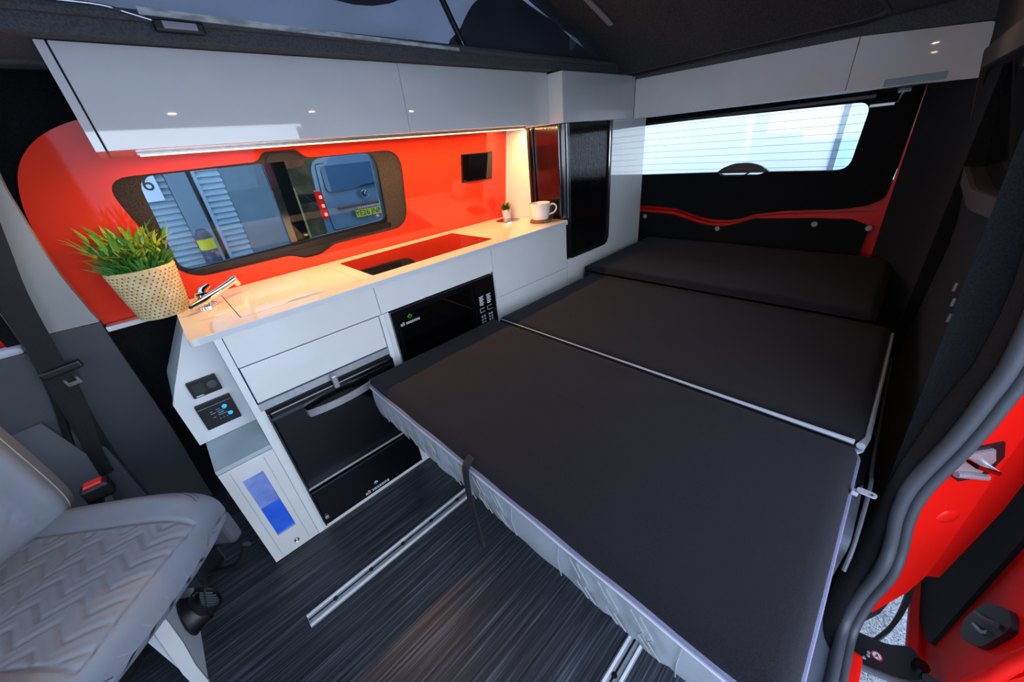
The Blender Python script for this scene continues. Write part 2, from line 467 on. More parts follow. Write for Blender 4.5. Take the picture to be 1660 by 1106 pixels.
# two felt folds around the side window
fr = B().plate(roundpoly([(1.16, 1.44), (1.0, 1.10), (1.80, 1.00), (2.29, 1.04), (2.38, 1.44)], 0.10), [sw], RWALL(-0.012), 0.0, 0.012, grid=0.09)
put('window_felt_surround', fr, M['felt_warm_lit'], wr)
wn = B().plate(roundpoly([(1.15, 1.40), (1.02, 1.11), (1.80, 1.03), (2.26, 1.06), (2.34, 1.40)], 0.08), [], RWALL(0.035), 0.0, 0.006)
w3 = struct('window_3', wn, M['window_dark'])
for (zz, k) in ((0.83, 0), (0.86, 1), (0.89, 2)):
    c = (1.52 + 0.05 * k, yr(zz, 1.52) + 0.002, zz - 0.08)
    put('cover_stud', B().box(c[0] - .004, c[0] + .004, c[1] - .002, c[1] + .004, c[2] - .012, c[2] + .012, .001), M['trim_light'], wr)

# rear wall of the van: tailgate opening surround painted red, dark lining
XT = 2.60
red = B().plate([(0.03, 0.60), (0.03, 1.0), (0.055, 1.36), (0.055, 1.6), (1.75, 1.6), (1.75, 0.60)],
                [roundpoly([(0.078, 0.84), (0.085, 1.58), (1.72, 1.58), (1.72, 0.81), (1.35, 0.808), (1.12, 0.800), (0.95, 0.752), (0.88, 0.738), (0.779, 0.738), (0.70, 0.752), (0.632, 0.783), (0.482, 0.808), (0.30, 0.82)], 0.01)],
                YZ(XT + 0.02), 0.0, 0.05)
wrear = struct('wall_rear', red, M['body_red'])
low = B().plate(roundpoly([(0.105, 0.50), (0.105, 0.77), (0.18, 0.80), (0.337, 0.798), (0.482, 0.789), (0.619, 0.782), (0.70, 0.750), (0.78, 0.725), (0.88, 0.725), (0.95, 0.738), (1.12, 0.782), (1.30, 0.790), (1.60, 0.79), (1.60, 0.50)], 0.015),
                [], YZ(XT - 0.015), 0.0, 0.03)
lp = put('felt_threshold_panel', low, M['felt'], wrear)
for (yy, zz) in ((0.103, 0.765), (0.325, 0.770), (0.811, 0.712), (1.31, 0.765)):
    put('screw_cap', B().lathe([(0.0, -0.004), (0.013, -0.004), (0.015, 0.0), (0.015, 0.006)], (XT - 0.0155, yy, zz), 16, Matrix(((0, 0, 1), (0, 1, 0), (-1, 0, 0)))), M['trim_light'], lp, smooth=True)
put('tailgate_lower_paint', B().box(XT + 0.075, XT + 0.079, 0.03, 1.75, 0.60, 0.98), M['body_red'], wrear)
put('rear_shell_lower', B().box(XT + 0.08, XT + 0.11, -0.25, 1.93, -0.3, 0.8), M['felt'], wrear)
# corner posts left and right of the tailgate
pl = B().prism([(2.14, yr(1.0) - .002), (2.30, -0.10), (2.45, -0.03), (XT + 0.03, 0.052), (XT + 0.03, -0.25), (2.14, -0.25)], lambda a, b, d: (a, b + 0.12 * max(0, d - .9) * .5, d), 0.30, 1.60)
put('felt_corner_post', pl, M['felt'], wrear, smooth=True, ang=50)
# tailgate panel (felt) with rear window
tg = B().plate(roundpoly([(0.088, 0.90), (0.078, 1.10), (0.085, 1.36), (0.085, 1.58), (1.74, 1.58), (1.74, 0.83), (1.35, 0.828), (1.12, 0.818), (0.95, 0.768), (0.88, 0.756), (0.779, 0.756), (0.70, 0.770), (0.632, 0.80), (0.482, 0.825), (0.241, 0.842), (0.14, 0.862)], 0.02),
               [roundpoly([(0.25, 1.325), (1.55, 1.345), (1.55, 1.034), (0.885, 1.037), (0.855, 1.020), (0.66, 1.018), (0.625, 1.033), (0.258, 1.03)], [0.05, 0.05, 0.05, 0.0, .01, .01, 0, 0.06])],
               YZ(XT + 0.035), 0.0, 0.04)
d1 = struct('door_1', tg, M['felt'])
put('hatch_pull_surround', B().tube(catmull([(XT + 0.03, 0.87, 1.034), (XT + 0.028, 0.85, 1.020), (XT + 0.028, 0.80, 1.012), (XT + 0.028, 0.74, 1.016), (XT + 0.028, 0.70, 1.035)], 4), 0.004, 8), M['dark_chrome'], d1, smooth=True)
arch = B().plate(roundpoly([(0.60, 1.03), (0.66, 1.07), (0.72, 1.085), (0.80, 1.083), (0.86, 1.06), (0.895, 1.03)], 0.02), [], YZ(XT + 0.045), 0.0, 0.02)
put('latch_cover', arch, M['black'], d1)
put('latch_cover_band', B().box(XT + 0.040, XT + 0.046, 0.68, 0.83, 1.052, 1.056), M['cork'], d1)
w2 = struct('window_2', B().plate(roundpoly([(0.22, 1.35), (1.58, 1.37), (1.58, 1.0), (0.22, 1.0)], 0.03), [], YZ(XT + 0.09), 0.0, 0.004), M['glass_clear'])
for k in range(8):
    z0 = 1.318 - k * 0.0385
    put('defroster_wire', B().tube([(XT + 0.088, 0.235, z0 - 0.004), (XT + 0.088, 1.56, z0 + 0.012)], 0.0012, 4), M['defrost'], w2)
put('window_top_edge', B().box(XT + 0.02, XT + 0.075, 0.24, 1.57, 1.338, 1.352), M['black'], w2)

# headlining with the roof opening
RO = rrect(-0.75, 2.27, 0.245, 1.345, 0.07)
hl = B().plate([(-1.6, -0.12), (2.7, -0.12), (2.7, 1.78), (-1.6, 1.78)], [RO], XY(1.645), 0.0, 0.045)
ceil_ = struct('ceiling', hl, M['headlining'])
# soft lining fold between headlining and kitchen wall
put('roof_opening_facing', B().box(-0.7, 2.2, 1.334, 1.346, 1.598, 1.638, 0.003), M['headlining'], ceil_)
put('roof_edge_roll', B().tube([(-1.6, 1.62, 1.615), (1.7, 1.62, 1.615)], 0.022, 10), M['headlining'], ceil_, smooth=True)
put('roof_opening_seal', B().tube([(x, y, 1.605) for x, y in rrect(-0.76, 2.28, 0.235, 1.355, 0.075)], 0.008, 8, closed=True), M['headlining'], ceil_, smooth=True)
put('roof_edge_lip', B().tube([(x, y, 1.640) for x, y in rrect(-0.74, 2.26, 0.255, 1.335, 0.07)], 0.012, 8, closed=True), M['headlining'], ceil_, smooth=True)
for (x, y, wh) in ((0.29, 0.165, 'foremost'), (0.95, 0.145, 'middle'), (1.68, 0.06, 'rearmost')):
    t = thing('ceiling_downlight', wh + ' small round warm downlight in the dark headlining over the door side', 'light', (x, y, 1.6), 0, 'round ceiling downlights over the sliding door side')
    put('rim', B().lathe([(0.018, 0.0), (0.026, 0.0), (0.026, -0.003), (0.018, -0.003), (0.018, 0.0)], (x, y, 1.6), 20, capb=False), M['chrome'], t, smooth=True)
    put('lens', B().lathe([(0.0005, -0.002), (0.018, -0.002)], (x, y, 1.6), 20, capb=False), M['lamp'], t)
    ld = bpy.data.lights.new('downlight', 'SPOT'); ld.energy = SPOT_POWER; ld.color = (1, 0.72, 0.45); ld.spot_size = 2.2; ld.spot_blend = 0.8; ld.shadow_soft_size = 0.02
    lo = bpy.data.objects.new('downlight', ld); COL.objects.link(lo); lo.parent = t; lo.location = (0, 0, -0.006)

# front bulkhead (below the windscreen) and cab side
rf = B().box(-0.60, -0.22, -0.26, -0.20, -0.25, 1.64, 0.01)
put('front_pillar', rf, M['trim_dark'], wr)
put('cab_side_lower', B().box(-1.6, -0.60, -0.26, -0.20, -0.25, 0.95, 0.01), M['trim_dark'], wr)
put('opening_header', B().plate([(1.0, 1.565), (1.0, 1.64), (-1.6, 1.64), (-1.6, 1.565)], [], lambda a, b, d: (a, -0.10 - d, b), 0, 0.04), M['felt'], wr)
fw = B().plate([(-0.26, -0.3), (1.93, -0.3), (1.93, 1.64), (-0.26, 1.64)], [rrect(-0.12, 1.75, 0.98, 1.42, 0.08)], YZ(-1.64), 0.0, 0.04)
struct('wall_front', fw, M['black'])
put('cab_window_header', B().box(-1.6, -0.46, 1.74, 1.80, 1.42, 1.64), M['felt'], wl)
put('cab_side_header', B().box(-1.6, -0.60, -0.20, -0.14, 1.42, 1.64), M['felt'], wr)

# ================================================================== ROOF: pop-up lid, canvas, strip
def lidz(x): return 1.58 + 0.34 * (2.3 - x)
LID = lambda a, b, d: (a, b, lidz(a) + d)
t = thing('pop_up_roof', 'dark carpet-lined pop-up roof lid tilted up above the opening', 'roof', (2.3, 0.8, 1.62))
put('lid_panel', B().plate(rrect(-0.9, 2.27, 0.20, 1.39, 0.06), [], LID, 0.012, 0.06), M['roof_felt'], t)
put('grab_strip', B().box(0, 0.85, 1.149, 1.176, -0.008, 0.0, 0.003).xf(Matrix(((1, 0, 0, 0.99), (0, 1, 0, 0), (-0.34, 0, 1, lidz(0.99) + 0.010), (0, 0, 0, 1)))), M['alu'], t, label='grey metal strip')
put('edge_bead', B().tube([(2.29, 1.36, lidz(2.29) + 0.01), (2.29, 0.32, lidz(2.29) + 0.012), (2.27, 0.25, lidz(2.27) + 0.014), (2.2, 0.225, lidz(2.2) + 0.014), (1.2, 0.225, lidz(1.2) + 0.014)], 0.010, 8), M['black'], t, smooth=True)
t = thing('roof_canvas', 'blue-grey fabric bellows closing the raised roof above the overhead lockers', 'canvas', (0.8, 1.38, 1.65))
def cloth(x, z, y0, s=1): return y0 + s * 0.012 * math.sin(9 * x + 4 * z) + s * 0.008 * math.sin(23 * x - 11 * z)
def side_canvas(y0, s):
    def fn(u, v):
        x = -0.85 + 3.08 * u; zt = lidz(x) + 0.02; z = 1.645 + (zt - 1.645) * v
        if x > 2.1: z = min(z, zt)
        return (x, cloth(x, z, y0, s) if 0.02 < v < 0.98 else y0, z)
    return fn
put('side_panel', B().grid(side_canvas(1.392, 1), 60, 14), M['canvas'], t, smooth=True)
put('far_side_panel', B().grid(side_canvas(0.212, -1), 60, 14), M['canvas'], t, smooth=True)
put('front_panel', B().grid(lambda u, v: (-0.80 + 0.01 * math.sin(14 * u), 0.21 + 1.18 * u, 1.645 + (lidz(-0.8) - 1.645) * v), 20, 14), M['canvas'], t, smooth=True)
# darker folded gusset near the hinge
gus = [(1.10, 1.645), (1.14, 1.72), (1.22, 1.80), (1.34, 1.84), (1.50, 1.835), (1.72, 1.775), (1.95, 1.695), (2.2, 1.62), (1.6, 1.640)]
gus = [(p.x, p.y) for p in catmull([(a, b, 0) for a, b in gus], 4, True)]
put('folded_gusset', B().plate(gus, [], lambda a, b, d: (a, 1.372 + d + 0.006 * math.sin(25 * a), b), 0, 0.006), M['canvas_dark'], t, smooth=True)
el = [(0.72 + 0.34 * math.cos(2 * PI * k / 32), 1.97 + 0.235 * math.sin(2 * PI * k / 32)) for k in range(32)]
put('mesh_window', B().plate(el, [], lambda a, b, d: (a, 1.372 + d, b), 0, 0.004), M['canvas_dark'], t)
t = single('clear_edge_strip', B().plate([(0.17, 1.640), (0.17, 1.654), (1.07, 1.640), (1.07, 1.631)], [], XZ(1.319), 0, 0.004), M['strip_pale'], 'pale ribbed strip along the foot of the roof canvas', 'strip')
b = B().box(-1.5, 2.2, 1.345, 1.40, 1.598, 1.640, 0.008)
single('roof_rail', b, M['headlining'], 'dark upholstered rail between overhead lockers and roof canvas', 'rail')
t = thing('gas_strut', 'black gas strut rising from the roof rail to the pop-up roof', 'strut', (1.13, 1.35, 1.64))
A = Vector((1.125, 1.345, 1.637)); D = (Vector((0.93, 1.36, 2.0)) - A)
put('cylinder', B().tube([A + D * 0.09, A + D * 1.0], 0.0105, 12), M['black'], t, smooth=True)
put('rod', B().tube([A + D * 0.03, A + D * 0.1], 0.006, 10), M['dark_chrome'], t, smooth=True)
put('end_fitting', B().tube([A - D * 0.02, A + D * 0.05], 0.012, 10), M['black_soft'], t, smooth=True)
put('bracket', B().box(A.x - .01, A.x + .05, 1.338, 1.36, 1.625, 1.648, .004), M['black'], t)
t = thing('reading_lamp', 'slim reading lamp with pale lens on a chrome gooseneck at the roof edge', 'lamp', (0.0, 1.33, 1.64))
gp = catmull([(-0.35, 1.325, 1.652), (-0.15, 1.325, 1.653), (0.036, 1.32, 1.651), (0.11, 1.32, 1.650), (0.15, 1.318, 1.641), (0.195, 1.318, 1.630)], 6)
put('gooseneck', B().tube(gp, 0.0028, 8), M['chrome'], t, smooth=True)
put('mount', B().lathe([(0.018, 0), (0.018, 0.012), (0.006, 0.02)], (-0.36, 1.325, 1.64), 16), M['black'], t, smooth=True)
put('head', B().box(0.187, 0.283, 1.308, 1.330, 1.612, 1.634, 0.004), M['black'], t)
put('lens', B().box(0.203, 0.268, 1.304, 1.309, 1.616, 1.630, 0.002), M['lens'], t)

# ================================================================== SPLASHBACK AND SIDE WINDOW
lf = [(p.x, p.y) for p in catmull([(-0.242, 0.905, 0), (-0.250, 1.0, 0), (-0.253, 1.10, 0), (-0.245, 1.20, 0), (-0.225, 1.30, 0), (-0.185, 1.385, 0), (-0.12, 1.445, 0), (-0.033, 1.482, 0), (0.05, 1.49, 0)], 5)]
outer = lf + [(1.65, 1.49), (1.65, 0.905)]
t = thing('red_splashback', 'glossy red wall panel behind the worktop with a window cut-out', 'wall panel', (0.7, 1.78, 0.905))
put('panel', B().plate(outer, [window_outline()], WALLF(0.0), 0.0, 0.008), M['red'], t)
put('end_strip', B().box(-0.235, -0.055, 1.735, 1.782, 0.888, 0.905, 0.003), M['white'], t, label='white edge strip')
t = struct('window_1', B().plate(window_outline(), [GO], WALLF(0.010), 0.0, 0.02), M['felt_warm_lit'])
put('frame', B().plate(roundpoly([(0.890, 1.362), (0.010, 1.350), (0.0, 0.985), (0.890, 1.005)], 0.06), [roundpoly([(0.862, 1.345), (0.030, 1.332), (0.018, 1.012), (0.858, 1.045)], 0.05)], WALLF(0.032), 0.0, 0.02), M['black'], t)
put('sill_rail', B().plate([(0.012, 0.988), (0.86, 1.008), (0.86, 1.030), (0.012, 1.010)], [], WALLF(0.008), 0.0, 0.04), M['jet'], t)
put('sill_rail_lower', B().plate([(0.02, 0.980), (0.84, 1.004), (0.84, 1.012), (0.02, 0.990)], [], WALLF(0.012), 0.0, 0.02), M['dark_chrome'], t)
put('fixed_pane', B().plate([(0.0, 0.99), (0.445, 0.99), (0.445, 1.36), (0.0, 1.36)], [], WALLF(0.052), 0.0, 0.003), M['glass_tint'], t)
sp = put('sliding_pane', B().plate([(0.40, 0.99), (0.88, 0.99), (0.88, 1.36), (0.40, 1.36)], [], WALLF(0.040), 0.0, 0.003), M['glass_tint'], t)
put('sliding_stile', B().plate([(0.405, 1.0), (0.43, 1.0), (0.42, 1.355), (0.395, 1.355)], [], WALLF(0.034), 0.0, 0.006), M['dark_chrome'], sp)
put('centre_post', B().plate([(0.435, 1.0), (0.485, 1.0), (0.475, 1.355), (0.425, 1.355)], [], WALLF(0.044), 0.0, 0.006), M['black'], t)
put('catch_upper', B().plate(roundpoly([(0.40, 1.335), (0.42, 1.362), (0.50, 1.362), (0.53, 1.335)], 0.01), [], WALLF(0.004), 0.0, 0.012), M['jet'], t)
put('catch_lower', B().plate(roundpoly([(0.36, 1.0), (0.42, 0.968), (0.50, 0.968), (0.56, 1.0)], 0.01), [], WALLF(0.006), 0.0, 0.012), M['jet'], t)
put('edge_film', B().plate([(0.838, 1.330), (0.866, 1.332), (0.876, 1.045), (0.848, 1.043)], [], WALLF(0.060), 0.0, 0.002), M['print'], t, label='pale strip at the pane edge')
# touch display on the red panel
t = thing('wall_display', 'small black glass control display mounted on the red panel', 'display', (1.42, 1.74, 1.15))
put('housing', B().plate([(1.312, 1.152), (1.530, 1.149), (1.536, 1.288), (1.316, 1.291)], [], WALLF(-0.008), 0.0, 0.008), M['black'], t)
put('screen', B().plate([(1.318, 1.157), (1.525, 1.154), (1.530, 1.283), (1.321, 1.286)], [], WALLF(-0.011), 0.0, 0.003), M['black_gloss'], t)

# ================================================================== KITCHEN
def gap_line(b, x0, x1, z0, z1, y): return b.box(x0, x1, y, y + 0.004, z0, z1)
# worktop
t = thing('worktop', 'long glossy white kitchen worktop with the sink lid let in', 'worktop', (0.8, 1.5, 0.893))
sink_hole = rrect(0.088, 0.482, 1.345, 1.715, 0.012)
hob_hole = rrect(0.537, 1.163, 1.367, 1.703, 0.008)
wo = roundpoly([(-0.050, 1.279), (1.648, 1.279), (1.648, 1.78), (-0.052, 1.78)], [0.02, 0.012, 0, 0])
put('slab', B().plate(wo, [sink_hole, hob_hole], XY(0.915), 0.0, 0.020), M['worktop'], t)
put('front_edge', B().box(-0.03, 1.636, 1.2785, 1.2795, 0.896, 0.913), M['white_edge'], t)
t = thing('sink', 'sink under a flush worktop-coloured lid with a finger recess', 'sink', (0.285, 1.53, 0.80))
put('bowl', B().grid(lambda u, v: (lambda a, k: (0.285 + (0.195 - 0.03 * k) * max(-1, min(1, 1.35 * math.cos(a))), 1.53 + (0.183 - 0.03 * k) * max(-1, min(1, 1.35 * math.sin(a))), 0.912 - 0.11 * k))(2 * PI * u, v), 48, 6, closeu=True), M['steel'], t, smooth=True)
lid = put('sink_lid', B().plate(rrect(0.0905, 0.4795, 1.3475, 1.7125, 0.010), [roundpoly([(0.215, 1.351), (0.35, 1.351), (0.32, 1.372), (0.245, 1.372)], 0.01)], XY(0.916), 0.0, 0.016), M['worktop'], t)
put('finger_recess', B().plate(roundpoly([(0.21, 1.349), (0.355, 1.349), (0.325, 1.376), (0.24, 1.376)], 0.01), [], XY(0.909), 0.0, 0.004), M['steel'], t)
t = thing('hob', 'flush black glass hob in the worktop', 'hob', (0.85, 1.53, 0.90))
put('glass', B().plate(rrect(0.5385, 1.1615, 1.3685, 1.7015, 0.006), [], XY(0.9165), 0.0, 0.008), M['black_gloss'], t)
put('touch_marks', B().box(1.09, 1.10, 1.41, 1.412, 0.9165, 0.9168).box(1.11, 1.12, 1.41, 1.412, 0.9165, 0.9168), M['print_grey'], t)
# mixer tap folded low
t = thing('mixer_tap', 'low chrome mixer tap with angled spout beside the wicker pot', 'tap', (0.05, 1.62, 0.915))
put('base', B().lathe([(0.030, 0.0), (0.030, 0.006), (0.020, 0.012), (0.017, 0.02), (0.017, 0.045)], (0.035, 1.60, 0.915), 24), M['chrome'], t, smooth=True)
put('spout', B().tube([(-0.01, 1.545, 0.938), (0.03, 1.565, 0.944), (0.09, 1.61, 0.957), (0.145, 1.655, 0.970)], [0.010, 0.014, 0.012, 0.011], 16), M['chrome'], t, smooth=True)
put('nozzle', B().tube([(0.141, 1.652, 0.978), (0.15, 1.658, 0.948)], [0.012, 0.010], 16), M['chrome'], t, smooth=True)
put('lever', B().tube([(0.03, 1.64, 0.945), (0.04, 1.67, 0.955), (0.065, 1.70, 0.962)], [0.017, 0.014, 0.009], 14), M['chrome'], t, smooth=True)
# base cabinet around the fridge
t = thing('fridge_housing_cabinet', 'white base unit with a long drawer front above the black fridge', 'cabinet', (0.25, 1.55, 0.0))
put('side_panel', B().box(0.0, 0.020, YK, 1.74, 0.0, 0.893), M['white_matt'], t)
put('side_panel', B().box(0.488, 0.508, YK, 1.74, 0.0, 0.780), M['white_matt'], t)
put('top_fascia', B().box(0.022, 0.4975, YK, YK + 0.018, 0.783, 0.893, 0.0012), M['white'], t)
put('shadow_gap', B().box(0.020, 0.488, YK + 0.012, YK + 0.03, 0.63, 0.893), M['gap'], t)
d = put('drawer_front', B().box(0.024, 0.484, YK - 0.002, YK + 0.018, 0.648, 0.7795, 0.0015), M['white'], t)
put('air_rail', B().box(0.020, 0.488, YK + 0.002, YK + 0.012, 0.613, 0.640), M['alu'], t, label='silver rail above the fridge')
put('plinth', B().box(0.020, 0.488, YK + 0.0, YK + 0.02, 0.0, 0.016), M['white'], t)
put('jamb', B().box(0.020, 0.030, YK + 0.0, YK + 0.02, 0.016, 0.613), M['white'], t)
# fridge
t = thing('compact_fridge', 'black two-section compressor fridge built into the kitchen run', 'fridge', (0.26, 1.5, 0.018))
YF = YK - 0.012
put('cabinet_body', B().box(0.033, 0.485, YK + 0.008, 1.70, 0.018, 0.608), M['black'], t)
door = put('door', B().box(0.036, 0.482, YF, YK + 0.006, 0.226, 0.600, 0.005), M['fridge_black'], t)
dr = put('lower_door', B().box(0.036, 0.482, YF, YK + 0.006, 0.026, 0.214, 0.005), M['fridge_black'], t)
put('top_trim', B().box(0.036, 0.482, YF - 0.002, YF + 0.004, 0.570, 0.580), M['dark_chrome'], door)
put('bottom_trim', B().box(0.036, 0.482, YF - 0.003, YF + 0.004, 0.228, 0.236, 0.001), M['alu'], door)
put('top_trim', B().box(0.036, 0.482, YF - 0.003, YF + 0.004, 0.206, 0.213, 0.001), M['dark_chrome'], dr)
put('left_trim', B().box(0.031, 0.036, YF - 0.003, YK + 0.006, 0.026, 0.600, 0.001), M['dark_chrome'], t)
put('right_trim', B().box(0.482, 0.487, YF - 0.003, YK + 0.006, 0.026, 0.600, 0.001), M['dark_chrome'], t)
hp = catmull([(0.135, YF - 0.001, 0.545), (0.15, YF - 0.030, 0.547), (0.255, YF - 0.046, 0.549), (0.36, YF - 0.030, 0.547), (0.375, YF - 0.001, 0.545)], 8)
put('handle', B().ribbon(hp, 0.026, (0, 0, 1), 0.006, (0, 1, 0)), M['steel'], door, smooth=True, label='curved brushed steel handle')
put('latch', B().box(0.248, 0.266, YF - 0.020, YF, 0.590, 0.640, 0.004), M['steel'], t)
put('hinge_cap', B().box(0.04, 0.055, YF - 0.008, YF, 0.06, 0.075, 0.003), M['steel'], dr)
text('brand_lettering', 'all seasons', facing_minus_y(0.262, YF - 0.0012, 0.047), 0.026, M['print'], dr)
def tree_emblem(b, x, y, z, s):
    for (dx, dz, r) in ((-0.35, 0.15, 0.33), (0.35, 0.15, 0.33), (0.0, 0.38, 0.38), (0, 0.1, 0.35)):
        b.add([(x + s * (dx + r * math.cos(2 * PI * k / 12)), y, z + s * (dz + r * math.sin(2 * PI * k / 12))) for k in range(12)], [list(range(12))])
    b.add([(x - 0.07 * s, y, z - 0.6 * s), (x + 0.07 * s, y, z - 0.6 * s), (x + 0.07 * s, y, z), (x - 0.07 * s, y, z)], [[0, 1, 2, 3]])
    return b
put('tree_emblem', tree_emblem(B(), 0.262, YF - 0.0012, 0.072, 0.013), M['print'], dr)
# microwave housing and microwave
t = thing('microwave_housing_cabinet', 'white unit framing the built-in microwave under the hob', 'cabinet', (0.79, 1.55, 0.0))
put('top_fascia', B().box(0.4995, 1.0805, YK, YK + 0.018, 0.783, 0.893, 0.0012), M['white'], t)
put('side_panel', B().box(0.509, 0.527, YK, 1.74, 0.0, 0.781), M['white'], t)
put('side_panel', B().box(1.067, 1.080, YK, 1.74, 0.0, 0.781), M['white'], t)
put('front_panel', B().box(0.527, 1.067, YK, YK + 0.018, 0.0, 0.46), M['white'], t)
put('edge_profile', B().box(1.0675, 1.0725, YK - 0.004, YK + 0.01, 0.49, 0.786), M['dark_chrome'], t)
t = thing('microwave', 'black built-in microwave with a printed keypad, half hidden by the mattress', 'microwave', (0.79, 1.5, 0.47))
YM = YK - 0.010
put('case', B().box(0.530, 1.064, YK + 0.006, 1.70, 0.462, 0.778), M['black'], t)
md = put('door', B().box(0.530, 0.945, YM, YK + 0.005, 0.464, 0.778, 0.004), M['fridge_black'], t)
put('window', B().box(0.558, 0.920, YM - 0.001, YM + 0.003, 0.49, 0.752), M['micro_window'], md)
put('edge_trim', B().box(0.527, 0.534, YM - 0.004, YK + 0.005, 0.464, 0.779, 0.001), M['dark_chrome'], md)
cp = put('control_panel', B().box(0.947, 1.064, YM, YK + 0.005, 0.464, 0.778, 0.004), M['black_gloss'], t)
text('brand_lettering', 'all seasons', facing_minus_y(0.602, YM - 0.0018, 0.715), 0.021, M['print'], md)
put('tree_emblem', tree_emblem(B(), 0.605, YM - 0.0018, 0.736, 0.014), M['green_print'], md)
kb = B(); kg = B()
for c, xc in enumerate((0.978, 1.024)):
    for r in range(6): kb.box(xc - 0.013, xc + 0.013 - 0.004 * (r % 2), YM - 0.0012, YM - 0.0004, 0.690 - r * 0.008, 0.694 - r * 0.008)
for c, xc in enumerate((0.978, 1.024)):
    for r in range(4):
        for q in range(2): kg.box(xc - 0.014 + q * 0.016, xc - 0.004 + q * 0.016, YM - 0.0012, YM - 0.0004, 0.588 - r * 0.015, 0.597 - r * 0.015)
for xc in (0.978, 1.024):
    for (a, c_) in ((0.615, 0.6165), (0.634, 0.6355)): kb.box(xc - 0.016, xc + 0.014, YM - 0.0012, YM - 0.0004, a, c_)
    kb.box(xc - 0.016, xc - 0.0145, YM - 0.0012, YM - 0.0004, 0.615, 0.6355)
for q in range(3): kb.box(0.970 + q * 0.025, 0.984 + q * 0.025, YM - 0.0012, YM - 0.0004, 0.519, 0.523)
put('keypad_print', kb, M['print'], cp, kind='stuff'); put('keypad_print', kg, M['print_grey'], cp, kind='stuff')
# end unit
t = thing('end_base_cabinet', 'plain white base unit at the tambour end of the kitchen', 'cabinet', (1.36, 1.55, 0.0))
put('carcass', B().box(1.082, 1.640, YK + 0.018, 1.74, 0.0, 0.893), M['white_matt'], t)
put('door', B().box(1.083, 1.645, YK - 0.001, YK + 0.017, 0.648, 0.893, 0.0015), M['white'], t)
put('kick_panel', B().box(1.083, 1.645, YK + 0.002, YK + 0.017, 0.0, 0.645), M['white'], t)
# low side box at the fridge's left
t = thing('side_storage_box', 'low white cupboard with a blue viewing window at the kitchen front end', 'cabinet', (-0.08, 1.4, 0.0))
put('carcass', B().box(-0.158, -0.002, YK + 0.014, 1.72, 0.0, 0.470), M['white_matt'], t)
put('top_shelf', B().box(-0.160, -0.001, YK, 1.515, 0.470, 0.485, 0.001), M['shelf'], t)
dd = put('door', B().plate([(-0.159, 0.004), (-0.001, 0.004), (-0.001, 0.468), (-0.159, 0.468)], [[(-0.112, 0.113), (-0.050, 0.113), (-0.054, 0.405), (-0.115, 0.405)]], XZ(YK - 0.002), 0.0, 0.016), M['white'], t)
put('groove', B().box(-0.132, -0.1305, YK - 0.0028, YK - 0.001, 0.02, 0.455).box(-0.034, -0.0325, YK - 0.0028, YK - 0.001, 0.02, 0.455), M['trim_light'], dd)
put('window_lower', B().box(-0.117, -0.048, YK + 0.006, YK + 0.009, 0.110, 0.258), M['blue_deep'], dd, label='deep blue lower half of the viewing window')  # light gradient across the pane painted as two flat blues
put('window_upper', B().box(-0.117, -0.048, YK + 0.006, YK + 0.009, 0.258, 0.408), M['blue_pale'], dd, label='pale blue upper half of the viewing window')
put('push_lock', B().lathe([(0.0005, 0.004), (0.004, 0.004), (0.005, 0.001), (0.009, 0.003), (0.010, 0.0)], (-0.072, YK - 0.002, 0.044), 20, Matrix(((1, 0, 0), (0, 0, -1), (0, 1, 0))), capb=False), M['chrome'], dd, smooth=True)
# recessed panel with the controls above the box
t = thing('control_side_panel', 'white angled end panel under the worktop holding the controls', 'panel', (-0.08, 1.5, 0.486))
YC = 1.497
face = [(-0.052, 0.893), (-0.141, 0.731), (-0.176, 0.663), (-0.176, 0.487), (-0.001, 0.487), (-0.001, 0.893)]
put('face', B().plate(face, [], XZ(YC), 0.0, 0.015), M['white_matt'], t)
b = B()
A4 = [(-0.052, YC, 0.893), (-0.141, YC, 0.731), (-0.176, YC, 0.663), (-0.177, YC + 0.10, 0.650), (-0.162, 1.70, 0.709), (-0.049, 1.70, 0.896)]
b.add(A4 + [(p[0] + 0.003, p[1] + 0.012, p[2]) for p in A4], [[0, 1, 4, 5], [1, 2, 3, 4], [6, 7, 10, 11], [7, 8, 9, 10]] + [[i, (i + 1) % 6, (i + 1) % 6 + 6, i + 6] for i in range(6)])
put('return_side', b, M['shelf'], t)
t = thing('heater_controller', 'small black controller with screen and dial, upper of the two on the white end panel', 'controller', (-0.08, YC, 0.66))
put('bezel', B().plate(rrect(-0.121, -0.040, 0.660, 0.720, 0.004), [], XZ(YC - 0.012), 0.0, 0.012), M['black'], t)
put('screen', B().plate(rrect(-0.113, -0.082, 0.671, 0.709, 0.002), [], XZ(YC - 0.0135), 0.0, 0.002), M['screen'], t)
put('dial', B().lathe([(0.015, 0), (0.014, 0.006), (0.0005, 0.006)], (-0.060, YC - 0.012, 0.692), 24, Matrix(((1, 0, 0), (0, 0, -1), (0, 1, 0))), capb=False), M['trim_dark'], t, smooth=True)
put('name_print', B().box(-0.113, -0.093, YC - 0.0126, YC - 0.0119, 0.6630, 0.6665), M['print'], t)
t = thing('touch_control_panel', 'larger black touch panel with two lit blue buttons on the white end panel', 'control panel', (-0.08, YC, 0.55))
put('bezel', B().plate(rrect(-0.134, -0.032, 0.532, 0.632, 0.003), [], XZ(YC - 0.012), 0.0, 0.012), M['black'], t)
put('top_bar', B().box(-0.132, -0.034, YC - 0.016, YC - 0.012, 0.619, 0.630, 0.001), M['black'], t)
put('divider', B().box(-0.131, -0.035, YC - 0.0135, YC - 0.012, 0.6150, 0.6162), M['print_grey'], t)
